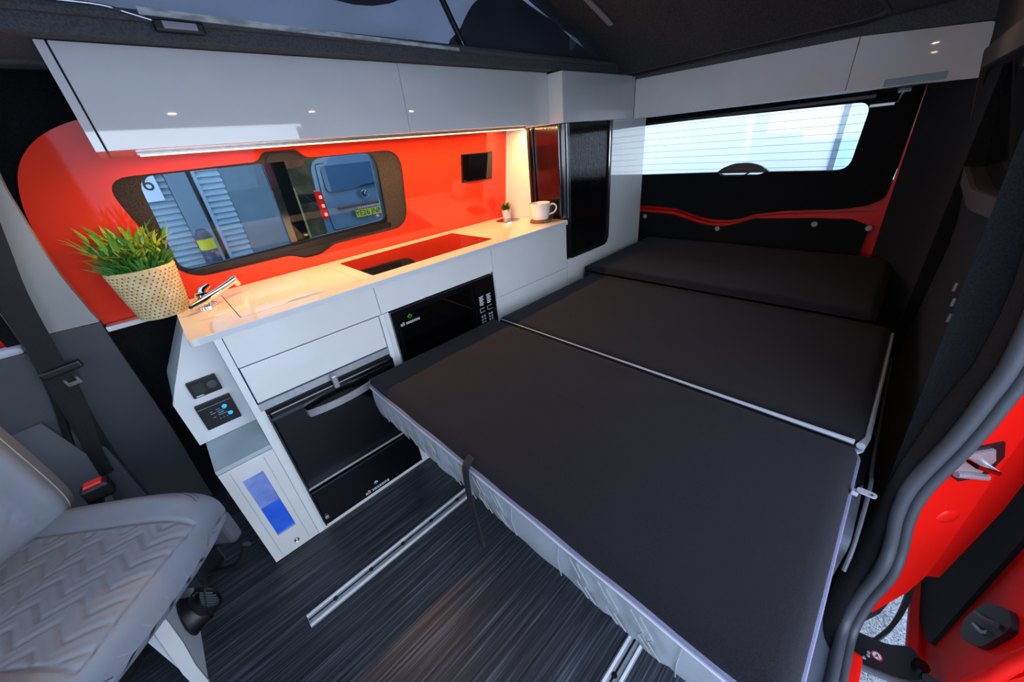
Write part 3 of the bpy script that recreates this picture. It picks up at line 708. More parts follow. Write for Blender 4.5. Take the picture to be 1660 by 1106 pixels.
for (x, z) in ((-0.062, 0.596), (-0.056, 0.564)):
    put('lit_button', B().lathe([(0.0075, 0), (0.0065, 0.002), (0.0005, 0.002)], (x, YC - 0.012, z), 18, Matrix(((1, 0, 0), (0, 0, -1), (0, 1, 0))), capb=False), M['cyan'], t, smooth=True)
b = B()
for (x0, x1, z) in ((-0.105, -0.098, 0.592), (-0.106, -0.092, 0.584), (-0.104, -0.096, 0.569), (-0.088, -0.076, 0.594), (-0.090, -0.086, 0.556), (-0.080, -0.076, 0.556), (-0.070, -0.066, 0.556), (-0.088, -0.060, 0.586), (-0.088, -0.060, 0.571)):
    b.box(x0, x1, YC - 0.0126, YC - 0.0119, z, z + 0.0018)
put('panel_print', b, M['print_grey'], t, kind='stuff')
put('lit_bar', B().box(-0.086, -0.070, YC - 0.0126, YC - 0.0119, 0.5785, 0.580), M['cyan'], t)

# overhead lockers
t = thing('overhead_locker', 'long glossy light grey overhead locker above the red panel', 'locker', (0.8, 1.5, 1.384))
YU = 1.385
put('carcass', B().plate([(YU + 0.019, 1.386), (yw(1.386) - 0.002, 1.386), (yw(1.59) - 0.002, 1.595), (YU + 0.019, 1.595)], [], YZ(0.0), 0.0, 1.643), M['white'], t)
put('end_panel', B().plate([(YU, 1.384), (yw(1.384) - 0.002, 1.384), (yw(1.59) - 0.002, 1.596), (YU, 1.596)], [], YZ(-0.021), 0.0, 0.017), M['white'], t)
put('end_gap', B().box(-0.004, 0.0, YU + 0.004, YU + 0.02, 1.386, 1.594), M['gap'], t)
put('flap_door', B().box(0.0, 0.8365, YU, YU + 0.018, 1.384, 1.596, 0.0010), M['white'], t)
put('flap_door', B().box(0.8385, 1.6425, YU, YU + 0.018, 1.384, 1.596, 0.0010), M['white'], t)
t = thing('led_strip', 'glowing warm LED strip under the overhead locker', 'light', (0.85, 1.556, 1.378))
put('profile', B().box(0.055, 1.640, 1.546, 1.566, 1.3795, 1.3855), M['alu'], t)
put('diffuser', B().box(0.060, 1.635, 1.552, 1.560, 1.3765, 1.3800, 0.001), M['led'], t)
ld = bpy.data.lights.new('led_light', 'AREA'); ld.shape = 'RECTANGLE'; ld.size = 1.55; ld.size_y = 0.004; ld.energy = LED_POWER; ld.color = (1.0, 0.50, 0.16)
lo = bpy.data.objects.new('led_light', ld); COL.objects.link(lo); lo.parent = t; lo.location = (0.0, 0.0, -0.003)

# tall unit with the tambour door
t = thing('tall_tambour_cabinet', 'tall white wardrobe unit with a curved black tambour shutter', 'wardrobe', (1.98, 1.5, 0.0))
XS = 1.650
put('top_box', B().box(1.662, 2.318, YK, 1.70, 1.380, 1.590, 0.0015), M['white'], t)
put('top_box_side', B().box(1.644, 1.661, YK, 1.70, 1.380, 1.590, 0.001), M['white'], t)
put('end_panel', B().plate([(1.552, 0.915), (yw(0.915), 0.915), (yw(1.38), 1.380), (1.552, 1.380)], [], YZ(XS), 0.0, 0.016), M['white'], t)
fo = [(1.655, 1.379), (2.475, 1.379), (2.475, 0.0), (1.655, 0.0)]
fh = roundpoly([(1.640, 1.40), (2.092, 1.40), (2.080, 0.690), (1.640, 0.690)], [0, 0, 0.07, 0])
fp = B().plate([(2.475, 1.379), (2.475, 0.0), (1.655, 0.0), (1.655, 0.690)] + [(2.020, 0.690), (2.048, 0.694), (2.068, 0.708), (2.078, 0.730), (2.081, 0.76), (2.092, 1.379)], [], XZ(YK), 0.0, 0.018)
put('front_frame', fp, M['white_soft'], t)
put('rear_edge', B().box(2.457, 2.475, YK + 0.018, 1.70, 0.0, 1.379), M['white_edge'], t)
put('return_rail', B().box(1.648, 1.664, 1.33, 1.552, 0.55, 0.914), M['white_matt'], t)
# shutter path
def shutter_path(n=64):
    pts = []
    for k in range(200):
        pass
    r = 0.055; x0 = XS + 0.012; y0 = YK + 0.008
    L1 = (1.535 - (y0 + r)); L2 = r * PI / 2; L3 = 2.068 - (x0 + r)
    T = L1 + L2 + L3
    out = []
    for k in range(n + 1):
        s = T * k / n
        if s < L1: out.append((x0, 1.535 - s, (-1, 0)))
        elif s < L1 + L2:
            a = (s - L1) / r; out.append((x0 + r - r * math.cos(a), y0 + r - r * math.sin(a), (-math.cos(a), -math.sin(a))))
        else: out.append((x0 + r + (s - L1 - L2), y0, (0, -1)))
    return out
ns = 62
sp_ = shutter_path(ns)
sl = B()
for k in range(ns):
    xa, ya, na = sp_[k]; xb, yb, nb_ = sp_[k + 1]
    zb = 0.917 if ya > YK + 0.02 and k < ns * 0.5 and ya > 1.33 else 0.700
    prof = []
    for q in range(5):
        tq = q / 4; nx = na[0] * (1 - tq) + nb_[0] * tq; ny = na[1] * (1 - tq) + nb_[1] * tq
        bulge = (0.0008 if ya > YK + 0.03 else 0.0022) * math.sin(PI * tq)
        prof.append((xa + (xb - xa) * tq + nx * bulge, ya + (yb - ya) * tq + ny * bulge))
    V = [(p[0], p[1], zb) for p in prof] + [(p[0], p[1], 1.378) for p in prof]
    sl.add(V, [[q, q + 1, q + 6, q + 5] for q in range(4)])
put('tambour_shutter', sl, M['tambour'], t, smooth=True, kind='stuff', label='reeded gloss black shutter')
put('shutter_stile', B().plate(rrect(1.535, 1.552, 0.916, 1.380, 0.001), [], YZ(XS - 0.002), 0.0, 0.014), M['black'], t)
put('shutter_stile', B().box(XS - 0.003, XS + 0.006, 1.515, 1.522, 0.916, 1.380), M['dark_chrome'], t)
for (nm, a0, rr, mm) in (('corner_pole', 0.35, 0.011, 'black_gloss'), ('corner_handle', 1.0, 0.006, 'dark_chrome')):
    r = 0.062; px = XS + 0.067 - r * math.cos(a0); py = YK + 0.063 - r * math.sin(a0)
    put(nm, B().tube([(px, py, 0.93 if a0 < .5 else 0.92), (px, py, 1.378)], rr, 12), M[mm], t, smooth=True)
put('shutter_side_frame', B().plate([(2.058, 1.379), (2.090, 1.379), (2.079, 0.76), (2.076, 0.73), (2.064, 0.708), (2.045, 0.696), (2.02, 0.692), (2.02, 0.702), (2.040, 0.706), (2.055, 0.722), (2.058, 0.75)], [], XZ(YK + 0.001), -0.004, 0.016), M['black'], t)
put('shutter_side_bead', B().tube([(2.066, YK - 0.003, 1.378), (2.060, YK - 0.003, 0.75)], 0.0022, 8), M['chrome'], t)
put('bottom_track', B().box(1.70, 2.04, YK - 0.002, YK + 0.014, 0.690, 0.702), M['black'], t)
put('inner_black', B().box(1.70, 2.10, YK + 0.03, YK + 0.04, 0.66, 1.379), M['gap'], t)
# rear locker over the tailgate
t = thing('rear_overhead_locker', 'grey-white overhead locker across the rear window', 'locker', (2.4, 0.6, 1.37))
XR = 2.32
def rl(y0, y1, b0, b1, t0, t1): return B().plate([(y0, b0), (y1, b1), (y1, t1), (y0, t0)], [], YZ(XR), 0.0, 0.018)
put('flap_door', rl(0.3195, 1.2936, 1.3725, 1.3775, 1.5545, 1.5725), M['white'], t)
put('flap_door', B().plate(roundpoly([(-0.052, 1.357), (0.3165, 1.3725), (0.3165, 1.5545), (-0.040, 1.520)], [0.004, 0, 0, 0.015]), [], YZ(XR), 0.0, 0.018), M['white'], t)
put('carcass', B().plate([(-0.048, 1.362), (1.2936, 1.380), (1.2936, 1.568), (-0.045, 1.51)], [], YZ(XR), 0.019, 0.20), M['white_matt'], t)
put('filler_felt', B().plate([(-0.14, 1.53), (-0.03, 1.524), (0.3165, 1.556), (1.2936, 1.574), (1.2936, 1.60), (-0.14, 1.60)], [], YZ(XR - 0.004), 0.0, 0.05), M['headlining'], t)
t = thing('acrylic_locker_stay', 'clear acrylic catch and metal arm hanging under the rear locker', 'catch', (2.31, 0.13, 1.31))
put('block', B().box(2.300, 2.328, 0.112, 0.152, 1.340, 1.362, 0.002), M['acrylic'], t)
put('arm', B().tube([(2.312, 0.130, 1.345), (2.312, 0.139, 1.310), (2.312, 0.150, 1.306)], 0.005, 8), M['chrome'], t, smooth=True)
put('bar', B().box(2.306, 2.318, 0.146, 0.222, 1.300, 1.312, 0.002), M['steel'], t)
put('backing_clip', B().box(2.313, 2.319, 0.03, 0.20, 1.368, 1.392, 0.002), M['acrylic'], t)

# ================================================================== SMALL THINGS ON THE WORKTOP
# basket plant
PX, PY, PZ = -0.075, 1.665, 0.9155
t = thing('potted_grass_plant', 'leafy green plant in a woven straw pot at the worktop corner', 'plant', (PX, PY, PZ))
def weave(a, h):
    return 0.0030 * math.sin(a * 34 + (PI if int(h / 0.0105) % 2 else 0)) * abs(math.sin(PI * h / 0.0105))
prof = []
H_ = 0.158
for k in range(76):
    h = H_ * k / 75; prof.append((0.064 + 0.022 * (h / H_) ** 0.8, h))
bk = put('basket', B().lathe(prof + [(0.085, H_ + 0.003), (0.0805, H_ + 0.001), (0.079, H_ - 0.01), (0.077, H_ - 0.03)], (PX, PY, PZ), 136, fn=weave), [M['basket'], M['basket_hole']], t, smooth=True, ang=80)
# small dark gaps between the plaited strips
hb = B()
rows = 14
for r_ in range(rows):
    h = 0.010 + r_ * 0.0105; rr = 0.064 + 0.022 * (h / H_) ** 0.8 + 0.0016
    for k in range(34):
        a = 2 * PI * (k + 0.5 * (r_ % 2)) / 34 + 0.01 * math.sin(r_ * 3 + k)
        c = Vector((PX + rr * math.cos(a), PY + rr * math.sin(a), PZ + h)); tt = Vector((-math.sin(a), math.cos(a), 0)); s_ = 0.0032
        hb.add([c - tt * s_, c + Vector((0, 0, -s_ * .7)), c + tt * s_, c + Vector((0, 0, s_ * .9))], [[0, 1, 2, 3]])
put('weave_gaps', hb, M['basket_hole'], t, kind='stuff')
put('soil', B().lathe([(0.0005, H_ - 0.022), (0.0755, H_ - 0.022)], (PX, PY, PZ), 24, capb=False), M['soil'], t)
def leaf_mesh(L, W, curl, mm):
    b = B(); n = 6; V = []
    for i in range(n + 1):
        s = i / n; w = W * (math.sin(PI * min(1, s * 0.86 + 0.12)) ** 0.8) * (1 - s ** 5)
        if i == n: w = 0.0002
        if i == 0: w = W * 0.18
        z = L * s; x = curl * L * s * s
        V += [(x + 0.12 * w, -w / 2, z), (x, 0, z), (x + 0.12 * w, w / 2, z)]
    F = []
    for i in range(n):
        o = i * 3; F += [[o, o + 1, o + 4, o + 3], [o + 1, o + 2, o + 5, o + 4]]
    b.add(V, F)
    me = bpy.data.meshes.new('leaf'); me.from_pydata(b.v, [], b.f)
    me.materials.append(mm)
    for p in me.polygons: p.use_smooth = True
    return me
lms = []
for k, mm in enumerate(('leaf_a', 'leaf_a', 'leaf_b', 'leaf_c', 'leaf_d', 'leaf_b')):
    for L, W in ((0.052, 0.0105), (0.062, 0.009), (0.042, 0.010)):
        lms.append(leaf_mesh(L, W, 0.15 + 0.12 * (k % 3), M[mm]))
stems = B()
nleaf = 0
stem_n = 58
for k in range(stem_n):
    a = k * 2.399963; rad = 0.066 * math.sqrt((k + 0.5) / stem_n)
    base = Vector((PX + rad * math.cos(a), PY + rad * math.sin(a), PZ + H_ - 0.02))
    lean = Vector((math.cos(a), math.sin(a), 0)) * (0.05 + 0.62 * rad / 0.066) * random.uniform(0.7, 1.1)
    hgt = random.uniform(0.085, 0.125) * (1.06 - 0.22 * rad / 0.066)
    tip = base + Vector((0, 0, hgt)) + lean * 0.062
    mid = base + Vector((0, 0, hgt * 0.55)) + lean * 0.022
    pts = [base.lerp(mid, 0), base * 0.25 + mid * 0.5 + (base.lerp(mid, 0.5)) * 0.25, mid, mid.lerp(tip, .5) + Vector((0, 0, 0.002)), tip]
    stems.tube(pts, [0.0016, 0.0014, 0.0013, 0.001, 0.0008], 5)
    for q in range(5):
        if nleaf >= 290: break
        s = (0.35, 0.55, 0.75, 0.92, 1.0)[q]
        p = base.lerp(mid, s / 0.55) if s < 0.55 else mid.lerp(tip, (s - 0.55) / 0.45)
        az = a + (q * 2.4 if q < 4 else 0) + random.uniform(-0.5, 0.5)
        tilt = random.uniform(0.45, 1.1) if q < 4 else random.uniform(0.1, 0.5)
        o = bpy.data.objects.new('leaf', random.choice(lms)); COL.objects.link(o); o.parent = t
        o.location = p - Vector((PX, PY, PZ))
        o.rotation_euler = (random.uniform(-0.25, 0.25), tilt, az)
        sc_ = random.uniform(0.75, 1.12); o.scale = (sc_, sc_, sc_)
        nleaf += 1
put('stems', stems, M['stem'], t, smooth=True, kind='stuff')
bl = B()
for k in range(520):
    a = k * 2.399963; rad = 0.070 * math.sqrt((k + 0.5) / 520)
    p = Vector((PX + rad * math.cos(a), PY + rad * math.sin(a), PZ + H_ - 0.02))
    dv = Vector((math.cos(a) * rad * 5.5 + random.uniform(-.4, .4), math.sin(a) * rad * 5.5 + random.uniform(-.4, .4), 1)).normalized()
    L = random.uniform(0.045, 0.085); sd = dv.cross(Vector((random.uniform(-1, 1), random.uniform(-1, 1), 0.2))).normalized() * 0.0028
    q = p + dv * L * .55 + sd * random.uniform(-1, 1); e = p + dv * L + Vector((math.cos(a), math.sin(a), -.2)) * 0.012
    bl.add([p - sd * .5, p + sd * .5, q + sd, q - sd, e], [[0, 1, 2, 3], [3, 2, 4]])
put('undergrowth', bl, M['leaf_c'], t, kind='stuff')
put('straw', B().tube([(PX + 0.085, PY + 0.01, PZ + 0.20), (PX + 0.115, PY + 0.02, PZ + 0.262)], 0.0012, 6), M['trim_light'], t)

# popup socket
t = thing('popup_socket', 'round chrome-rimmed pop-up socket lid in the worktop', 'socket', (1.535, 1.64, 0.915))
put('rim', B().lathe([(0.074, 0.0), (0.074, 0.004), (0.066, 0.005), (0.066, 0.0)], (1.535, 1.64, 0.915), 36, capb=False), M['chrome'], t, smooth=True)
put('cap', B().lathe([(0.0005, 0.0045), (0.065, 0.0045), (0.0655, 0.003)], (1.535, 1.64, 0.915), 36, capb=False), M['black_gloss'], t, smooth=True)
# succulent
sx, sy = 1.592, 1.712
t = thing('small_succulent', 'tiny green succulent in a white pot in the far worktop corner', 'plant', (sx, sy, 0.915))
put('pot', B().lathe([(0.019, 0.0), (0.022, 0.002), (0.028, 0.050), (0.026, 0.052), (0.025, 0.045)], (sx, sy, 0.9155), 28), M['ceramic'], t, smooth=True)
put('soil', B().lathe([(0.0005, 0.046), (0.0255, 0.046)], (sx, sy, 0.9155), 16, capb=False), M['soil'], t)
sm = leaf_mesh(0.034, 0.017, 0.5, M['succulent'])
for q in range(30):
    o = bpy.data.objects.new('leaf', sm); COL.objects.link(o); o.parent = t
    s = q / 30; o.location = (0, 0, 0.048 + 0.010 * (1 - s)); o.rotation_euler = (0, 0.15 + 1.15 * s, q * 2.4)
    o.scale = (1.25, 1.25, 1.25)
# cup and coaster
cx, cy = 1.572, 1.415
single('cork_coaster', B().lathe([(0.060, 0.0), (0.062, 0.003), (0.061, 0.010), (0.058, 0.012), (0.0005, 0.012)], (cx, cy, 0.9155), 40), M['cork'], 'brown round coaster under the white mug', 'coaster', smooth=True)
t = thing('white_mug', 'white ceramic mug standing on a brown coaster at the worktop end', 'mug', (cx, cy, 0.928))
mg = [(r_ * 1.14, h_ * 1.06) for r_, h_ in [(0.030, 0.0), (0.038, 0.002), (0.0430, 0.02), (0.0475, 0.055), (0.0505, 0.082), (0.0490, 0.083), (0.0455, 0.055), (0.041, 0.02), (0.034, 0.006), (0.0005, 0.005)]]
put('body', B().lathe(mg, (cx, cy, 0.928), 44), M['ceramic'], t, smooth=True)
hd = Vector((0.78, -0.62, 0)).normalized()
hp = [(Vector((cx, cy, 0.928)) + hd * r_ + Vector((0, 0, h))) for r_, h in ((0.053, 0.070), (0.072, 0.075), (0.089, 0.064), (0.090, 0.047), (0.076, 0.030), (0.048, 0.022))]
put('handle', B().tube(catmull(hp, 5), 0.0052, 10), M['ceramic'], t, smooth=True)

# ================================================================== BED
def rect_perim(x0, x1, y0, y1, r, n=10, step=0.012):
    pts = []
    cs = [(x1 - r, y1 - r, 0), (x0 + r, y1 - r, 90), (x0 + r, y0 + r, 180), (x1 - r, y0 + r, 270)]
    arcs = []
    for cx_, cy_, st in cs:
        arcs.append([(cx_ + r * math.cos(math.radians(st + 90 * k / n)), cy_ + r * math.sin(math.radians(st + 90 * k / n))) for k in range(n + 1)])
    for i in range(4):
        pts += arcs[i]
        a = Vector(arcs[i][-1]); b_ = Vector(arcs[(i + 1) % 4][0]); L = (b_ - a).length; m_ = max(1, int(L / step))
        for k in range(1, m_): pts.append(tuple(a.lerp(b_, k / m_)))
    return pts
def normals2d(P):
    n = len(P); out = []
    for i in range(n):
        a = Vector(P[i - 1]); b_ = Vector(P[(i + 1) % n]); d = b_ - a
        out.append(Vector((d.y, -d.x)).normalized() if d.length else Vector((0, 0)))
    return out
def soft(x, y, s=1.0): return 0.0015 * math.sin(7 * x + 3 * y) + 0.0012 * math.sin(11 * y - 5 * x) + 0.0008 * math.sin(23 * x + 17 * y)
def mattress(name, label, x0, x1, y0, y1, z0, z1, bandm, topm, quilt=None, group='dark mattress sections of the bed', edge=0.016, corner=0.03, zipm=True, skew=None):
    t = thing(name, label, 'mattress', ((x0 + x1) / 2, (y0 + y1) / 2, z0), 0, group)
    sk = skew or (lambda x, y: (x, y))
    # top: height field over the rounded rectangle
    cxm, cym = (x0 + x1) / 2, (y0 + y1) / 2; a, b_ = (x1 - x0) / 2, (y1 - y0) / 2
    P = rect_perim(x0, x1, y0, y1, corner)
    rings = []
    fr_ = [1.0, 0.997, 0.99, 0.98, 0.965, 0.94, 0.90, 0.84, 0.76, 0.66, 0.54, 0.40, 0.25, 0.10]
    V = []; F = []; n = len(P)
    for k, fct in enumerate(fr_):
        ins = (1 - fct)
        for (px, py) in P:
            dx = px - cxm; dy = py - cym
            # inset by equal distance rather than equal proportion
            d_ = ins * min(a, b_)
            qx = max(-a + d_, min(a - d_, dx)) if True else dx; qy = max(-b_ + d_, min(b_ - d_, dy))
            if k > 5:
                qx = dx * (a - d_) / a; qy = dy * (b_ - d_) / b_
            dd_ = min(a - abs(qx), b_ - abs(qy), 0.05)
            z = z1 - edge * (1 - min(1, max(0, dd_) / 0.03)) ** 2 + soft(cxm + qx, cym + qy) * min(1, dd_ / 0.03)
            X, Y = sk(cxm + qx, cym + qy)
            V.append((X, Y, z))
    for k in range(len(fr_) - 1):
        for i in range(n):
            j = (i + 1) % n; F.append([k * n + i, k * n + j, (k + 1) * n + j, (k + 1) * n + i])
    F.append([(len(fr_) - 1) * n + i for i in range(n)])
    # turned-down lip of the dark fabric
    lipb = z1 - edge - 0.006
    base = len(V)
    N = normals2d(P)
    for i, (px, py) in enumerate(P):
        X, Y = sk(px + N[i].x * 0.003, py + N[i].y * 0.003); V.append((X, Y, lipb))
    for i in range(n):
        j = (i + 1) % n; F.append([base + i, base + j, j, i])
    put('top_cover', B().add(V, F), topm, t, smooth=True, ang=60)
    # side band with quilting relief
    hgt = lipb - 0.010 - z0
    per = [0.0]
    for i in range(n): per.append(per[-1] + (Vector(P[(i + 1) % n]) - Vector(P[i])).length)
    def band(u, v):
        i = int(round(u * n)) % n
        px, py = P[i]; nx, ny = N[i]
        s = per[i]
        zz = z0 + hgt * v
        off = 0.007 * math.sin(PI * v) + 0.003 * math.sin(s * 19) * (1 - v) + 0.0015 * math.sin(s * 47)
        if quilt:
            q = quilt(px, py)
            if q is not None:
                w = abs(((q * 14) % 1) - 0.5) * 2
                ph = (s * 16 + (0.9 if v > .5 else 0.9) * abs(v - 0.5) * 1.6) % 1
                off -= 0.0085 * max(0.0, 1 - abs(ph - 0.5) / 0.16) * min(1, 6 * v, 6 * (1 - v))
        zz += 0.004 * math.sin(s * 11) * (1 - v)
        if v == 0: off -= 0.012
        X, Y = sk(px + nx * off, py + ny * off)
        return (X, Y, zz)
    put('side_band', B().grid(band, n, 12, closeu=True), bandm, t, smooth=True, ang=70)
    put('underside', B().plate(rrect(x0 + 0.012, x1 - 0.012, y0 + 0.012, y1 - 0.012, 0.02), [], XY(z0 + 0.006), 0, 0.004).xf(Matrix.Identity(4)), M['black_soft'], t)
    if zipm:
        zl = []
        for i, (px, py) in enumerate(P):
            X, Y = sk(px + N[i].x * 0.0045, py + N[i].y * 0.0045); zl.append((X, Y, lipb - 0.003 + 0.0015 * math.sin(per[i] * 30)))
        put('zip_tape', B().tube(zl, 0.0042, 6, closed=True), M['zip'], t, smooth=True)
        pi_ = []
        for i, (px, py) in enumerate(P):
            X, Y = sk(px + N[i].x * 0.006, py + N[i].y * 0.006); pi_.append((X, Y, lipb - 0.013 + 0.0015 * math.sin(per[i] * 23)))
        put('piping', B().tube(pi_, 0.0036, 6, closed=True), M['piping'], t, smooth=True)
    return t
QS = [(1.123, 0.763), (0.763, 0.453), (0.311, 0.055)]
def q1(px, py):
    if px > 0.42: return None
    for a, c_ in QS:
        if c_ + 0.012 < py < a - 0.012: return py
    return None
mt = mattress('mattress', 'front section of the dark mattress, overhanging the vinyl floor', 0.352, 0.992, -0.082, 1.228, 0.436, 0.600, M['leather_band'], M['fabric'], q1)
for yy in (1.123, 0.763, 0.453, 0.311, 0.055):
    put('band_seam', B().tube([(0.3445, yy, 0.566), (0.3405, yy + .002, 0.51), (0.3480, yy, 0.445)], 0.0012, 6), M['leather_band'], mt, smooth=True)
sb_ = B()
for a_, c_ in QS:
    y = a_ - 0.03
    while y - 0.05 > c_:
        for (dy, dx) in ((0.0, 0.0), (0.018, 0.0)):
            sb_.tube([(0.3405, y - dy, 0.555), (0.3385, y - 0.028 - dy, 0.520), (0.3385, y - 0.020 - dy, 0.500), (0.3425, y - 0.045 - dy, 0.462)], 0.0013, 4)
        y -= 0.068
put('quilting_stitches', sb_, M['trim_light'], mt, kind='stuff')
pull = put('zip_slider', B().box(0.838, 0.852, -0.098, -0.086, 0.578, 0.588, 0.002), M['alu'], mt)
put('zip_pull', B().plate(rrect(-0.125, -0.093, -0.008, 0.008, 0.0075), [[(p[0], p[1]) for p in rrect(-0.120, -0.112, -0.004, 0.004, 0.0035)]], lambda a, b_, d: (0.847 + b_, a, 0.590 + d), 0, 0.003), M['alu'], pull)
put('strap', B().ribbon(catmull([(0.36, 0.612, 0.602), (0.345, 0.612, 0.590), (0.334, 0.610, 0.57), (0.328, 0.607, 0.50), (0.325, 0.60, 0.42), (0.322, 0.590, 0.36), (0.320, 0.585, 0.325)], 4), 0.026, (0, 1, 0), 0.003, (-1, 0, 0)), M['belt'], mt, smooth=True, label='black hanging pull strap')
put('strap_end', B().box(0.314, 0.324, 0.572, 0.598, 0.300, 0.332, 0.003), M['belt'], mt)
mm_ = mattress('mattress', 'middle section of the dark mattress beside the end unit', 1.000, 1.765, -0.085, 1.208, 0.436, 0.600, M['leather_band'], M['fabric'])
jp = [(0.9965, 1.19 - 1.26 * k / 20, 0.5975 + 0.002 * (k / 20)) for k in range(21)]
put('front_piping', B().tube(jp, [0.0022 + 0.0045 * (k / 20) ** 2 for k in range(21)], 8), M['leather_band'], mm_, smooth=True)
put('side_piping', B().tube([(1.0, -0.083, 0.592), (1.05, -0.092, 0.585), (1.4, -0.094, 0.580), (1.74, -0.093, 0.580)], [0.009, 0.006, 0.005, 0.004], 8), M['leather_band'], mm_, smooth=True)
mattress('mattress', 'raised rear section of the dark mattress under the rear window', 1.745, 2.545, -0.035, 1.255, 0.545, 0.640, M['fabric'], M['fabric'], edge=0.022, zipm=False)
t = thing('folding_bed', 'dark metal and plastic folding bed below the three mattress sections', 'bed', (1.5, 0.6, 0.0))
put('frame', B().box(0.95, 2.45, 0.02, 1.15, 0.02, 0.405), M['black_soft'], t)
put('slide_deck', B().box(0.48, 2.50, -0.05, 1.18, 0.405, 0.432), M['black'], t)
put('side_bracket', B().plate(roundpoly([(0.78, 0.50), (1.00, 0.50), (1.04, 0.44), (0.98, 0.36), (0.85, 0.32), (0.78, 0.36)], 0.03), [], lambda a, b_, d: (a, -0.095 - d, b_), 0, 0.02), M['trim_dark'], t)
put('side_rail', B().box(0.95, 2.40, -0.115, -0.098, 0.40, 0.50, 0.004), M['black'], t)
put('bracket_edge', B().tube(catmull([(0.76, -0.122, 0.44), (0.80, -0.122, 0.49), (0.95, -0.122, 0.53), (1.10, -0.122, 0.50), (1.7, -0.115, 0.50)], 6), 0.004, 8), M['trim_dark'], t, smooth=True)

# floor rails
def floor_rail(label, y0, y1, x0, x1):
    t = thing('floor_rail', label, 'rail', ((x0 + x1) / 2, (y0 + y1) / 2, 0.0))
    w = (y1 - y0)
    put('base_plate', B().box(x0, x1, y0, y1, 0.0, 0.003), M['alu'], t)
    for yy in (y0 + 0.15 * w, y0 + 0.85 * w): put('edge_lip', B().box(x0, x1, yy - 0.07 * w, yy + 0.07 * w, 0.003, 0.007, 0.001), M['alu_bright'], t)
    put('slot_channel', B().box(x0 + 0.002, x1, y0 + 0.50 * w, y0 + 0.60 * w, 0.003, 0.0038), M['black'], t)
    for k in range(int((x1 - x0) / 0.13)):
        xx = x0 + 0.09 + k * 0.13
        put('locking_hole', B().lathe([(0.0005, 0.0008), (0.008, 0.0008), (0.008, 0.0)], (xx, y0 + 0.55 * w, 0.0032), 14, capb=False), M['black'], t)
    return t
floor_rail('silver slotted seat rail in the floor between kitchen and bed', 0.963, 1.015, -0.138, 1.0)
floor_rail('silver slotted seat rail in the floor under the mattress near the step', 0.176, 0.224, 0.20, 1.0)

# ================================================================== CAB SIDE: pillar trim, belt, seat
t = thing('pillar_trim', 'two-tone grey plastic trim covering the door pillar', 'pillar trim', (-0.33, 1.75, 0.0))
PT = lambda off: (lambda a, b_, d: (a, yw(b_) - 0.030 + off + d, b_))
up_ = [(p.x, p.y) for p in catmull([(-0.241, 0.924, 0), (-0.246, 1.0, 0), (-0.249, 1.118, 0), (-0.239, 1.261, 0), (-0.228, 1.36, 0), (-0.20, 1.46, 0), (-0.17, 1.60, 0)], 4)]
put('upper_trim', B().plate(up_ + [(-0.33, 1.60), (-0.365, 1.30), (-0.375, 1.10), (-0.405, 0.93)], [], PT(0), 0, 0.03), M['trim_light'], t, smooth=True, label='pale grey upper trim')
lo_ = [(p.x, p.y) for p in catmull([(-0.240, 0.922, 0), (-0.245, 0.80, 0), (-0.252, 0.55, 0), (-0.262, 0.35, 0), (-0.275, 0.18, 0), (-0.285, 0.0, 0)], 4)]
put('lower_trim', B().plate(lo_ + [(-0.56, 0.0), (-0.50, 0.45), (-0.41, 0.75), (-0.405, 0.928)], [], PT(0), 0, 0.03), M['trim_dark'], t, smooth=True, label='dark grey lower trim')
put('door_seal', B().tube(catmull([(-0.36, 1.70, 1.30), (-0.385, 1.72, 1.10), (-0.40, 1.745, 0.96), (-0.41, 1.75, 0.87), (-0.44, 1.765, 0.72), (-0.50, 1.78, 0.50), (-0.55, 1.78, 0.3)], 5), 0.010, 8), M['black'], t, smooth=True)
t = thing('seat_belt', 'black seat belt hanging down the door pillar with its tongue', 'seat belt', (-0.36, 1.68, 0.3))
def by(z): return yw(z) - 0.065
bp = [(-0.215, by(1.60), 1.60), (-0.262, by(1.36), 1.36), (-0.300, by(1.20), 1.20), (-0.336, by(1.055), 1.055), (-0.370, by(0.85), 0.85), (-0.395, by(0.70), 0.70), (-0.428, by(0.45), 0.45), (-0.45, by(0.2), 0.20)]
bp = [(p[0] - 0.018, p[1], p[2]) for p in bp]
put('webbing', B().ribbon(catmull(bp, 5), 0.060, (1, 0, 0.28), 0.0018, (0, -1, 0)), M['belt'], t, smooth=True)
bp2 = [(-0.38, by(0.80) + .01, 0.80), (-0.42, by(0.62) - .006, 0.62), (-0.46, by(0.48) - .012, 0.46), (-0.49, by(0.3) - .01, 0.20)]
put('webbing_return', B().ribbon(catmull(bp2, 5), 0.046, (0.96, 0, 0.28), 0.0018, (0, -1, 0)), M['belt'], t, smooth=True)
tz = 0.815; ty = by(tz) - 0.008
R_ = Matrix.Translation((-0.377, ty, tz)) @ Matrix.Rotation(-0.10, 4, 'Y')
tb = put('tongue_body', B().box(-0.048, 0.048, -0.010, 0.010, -0.012, 0.013, 0.006).xf(R_), M['black'], t)
put('tongue_plate', B().plate(rrect(-0.017, 0.017, -0.058, -0.010, 0.005), [rrect(-0.010, 0.010, -0.045, -0.024, 0.003)], lambda a, b_, d: (a, d, b_), -0.002, 0.002).xf(R_), M['chrome'], tb)
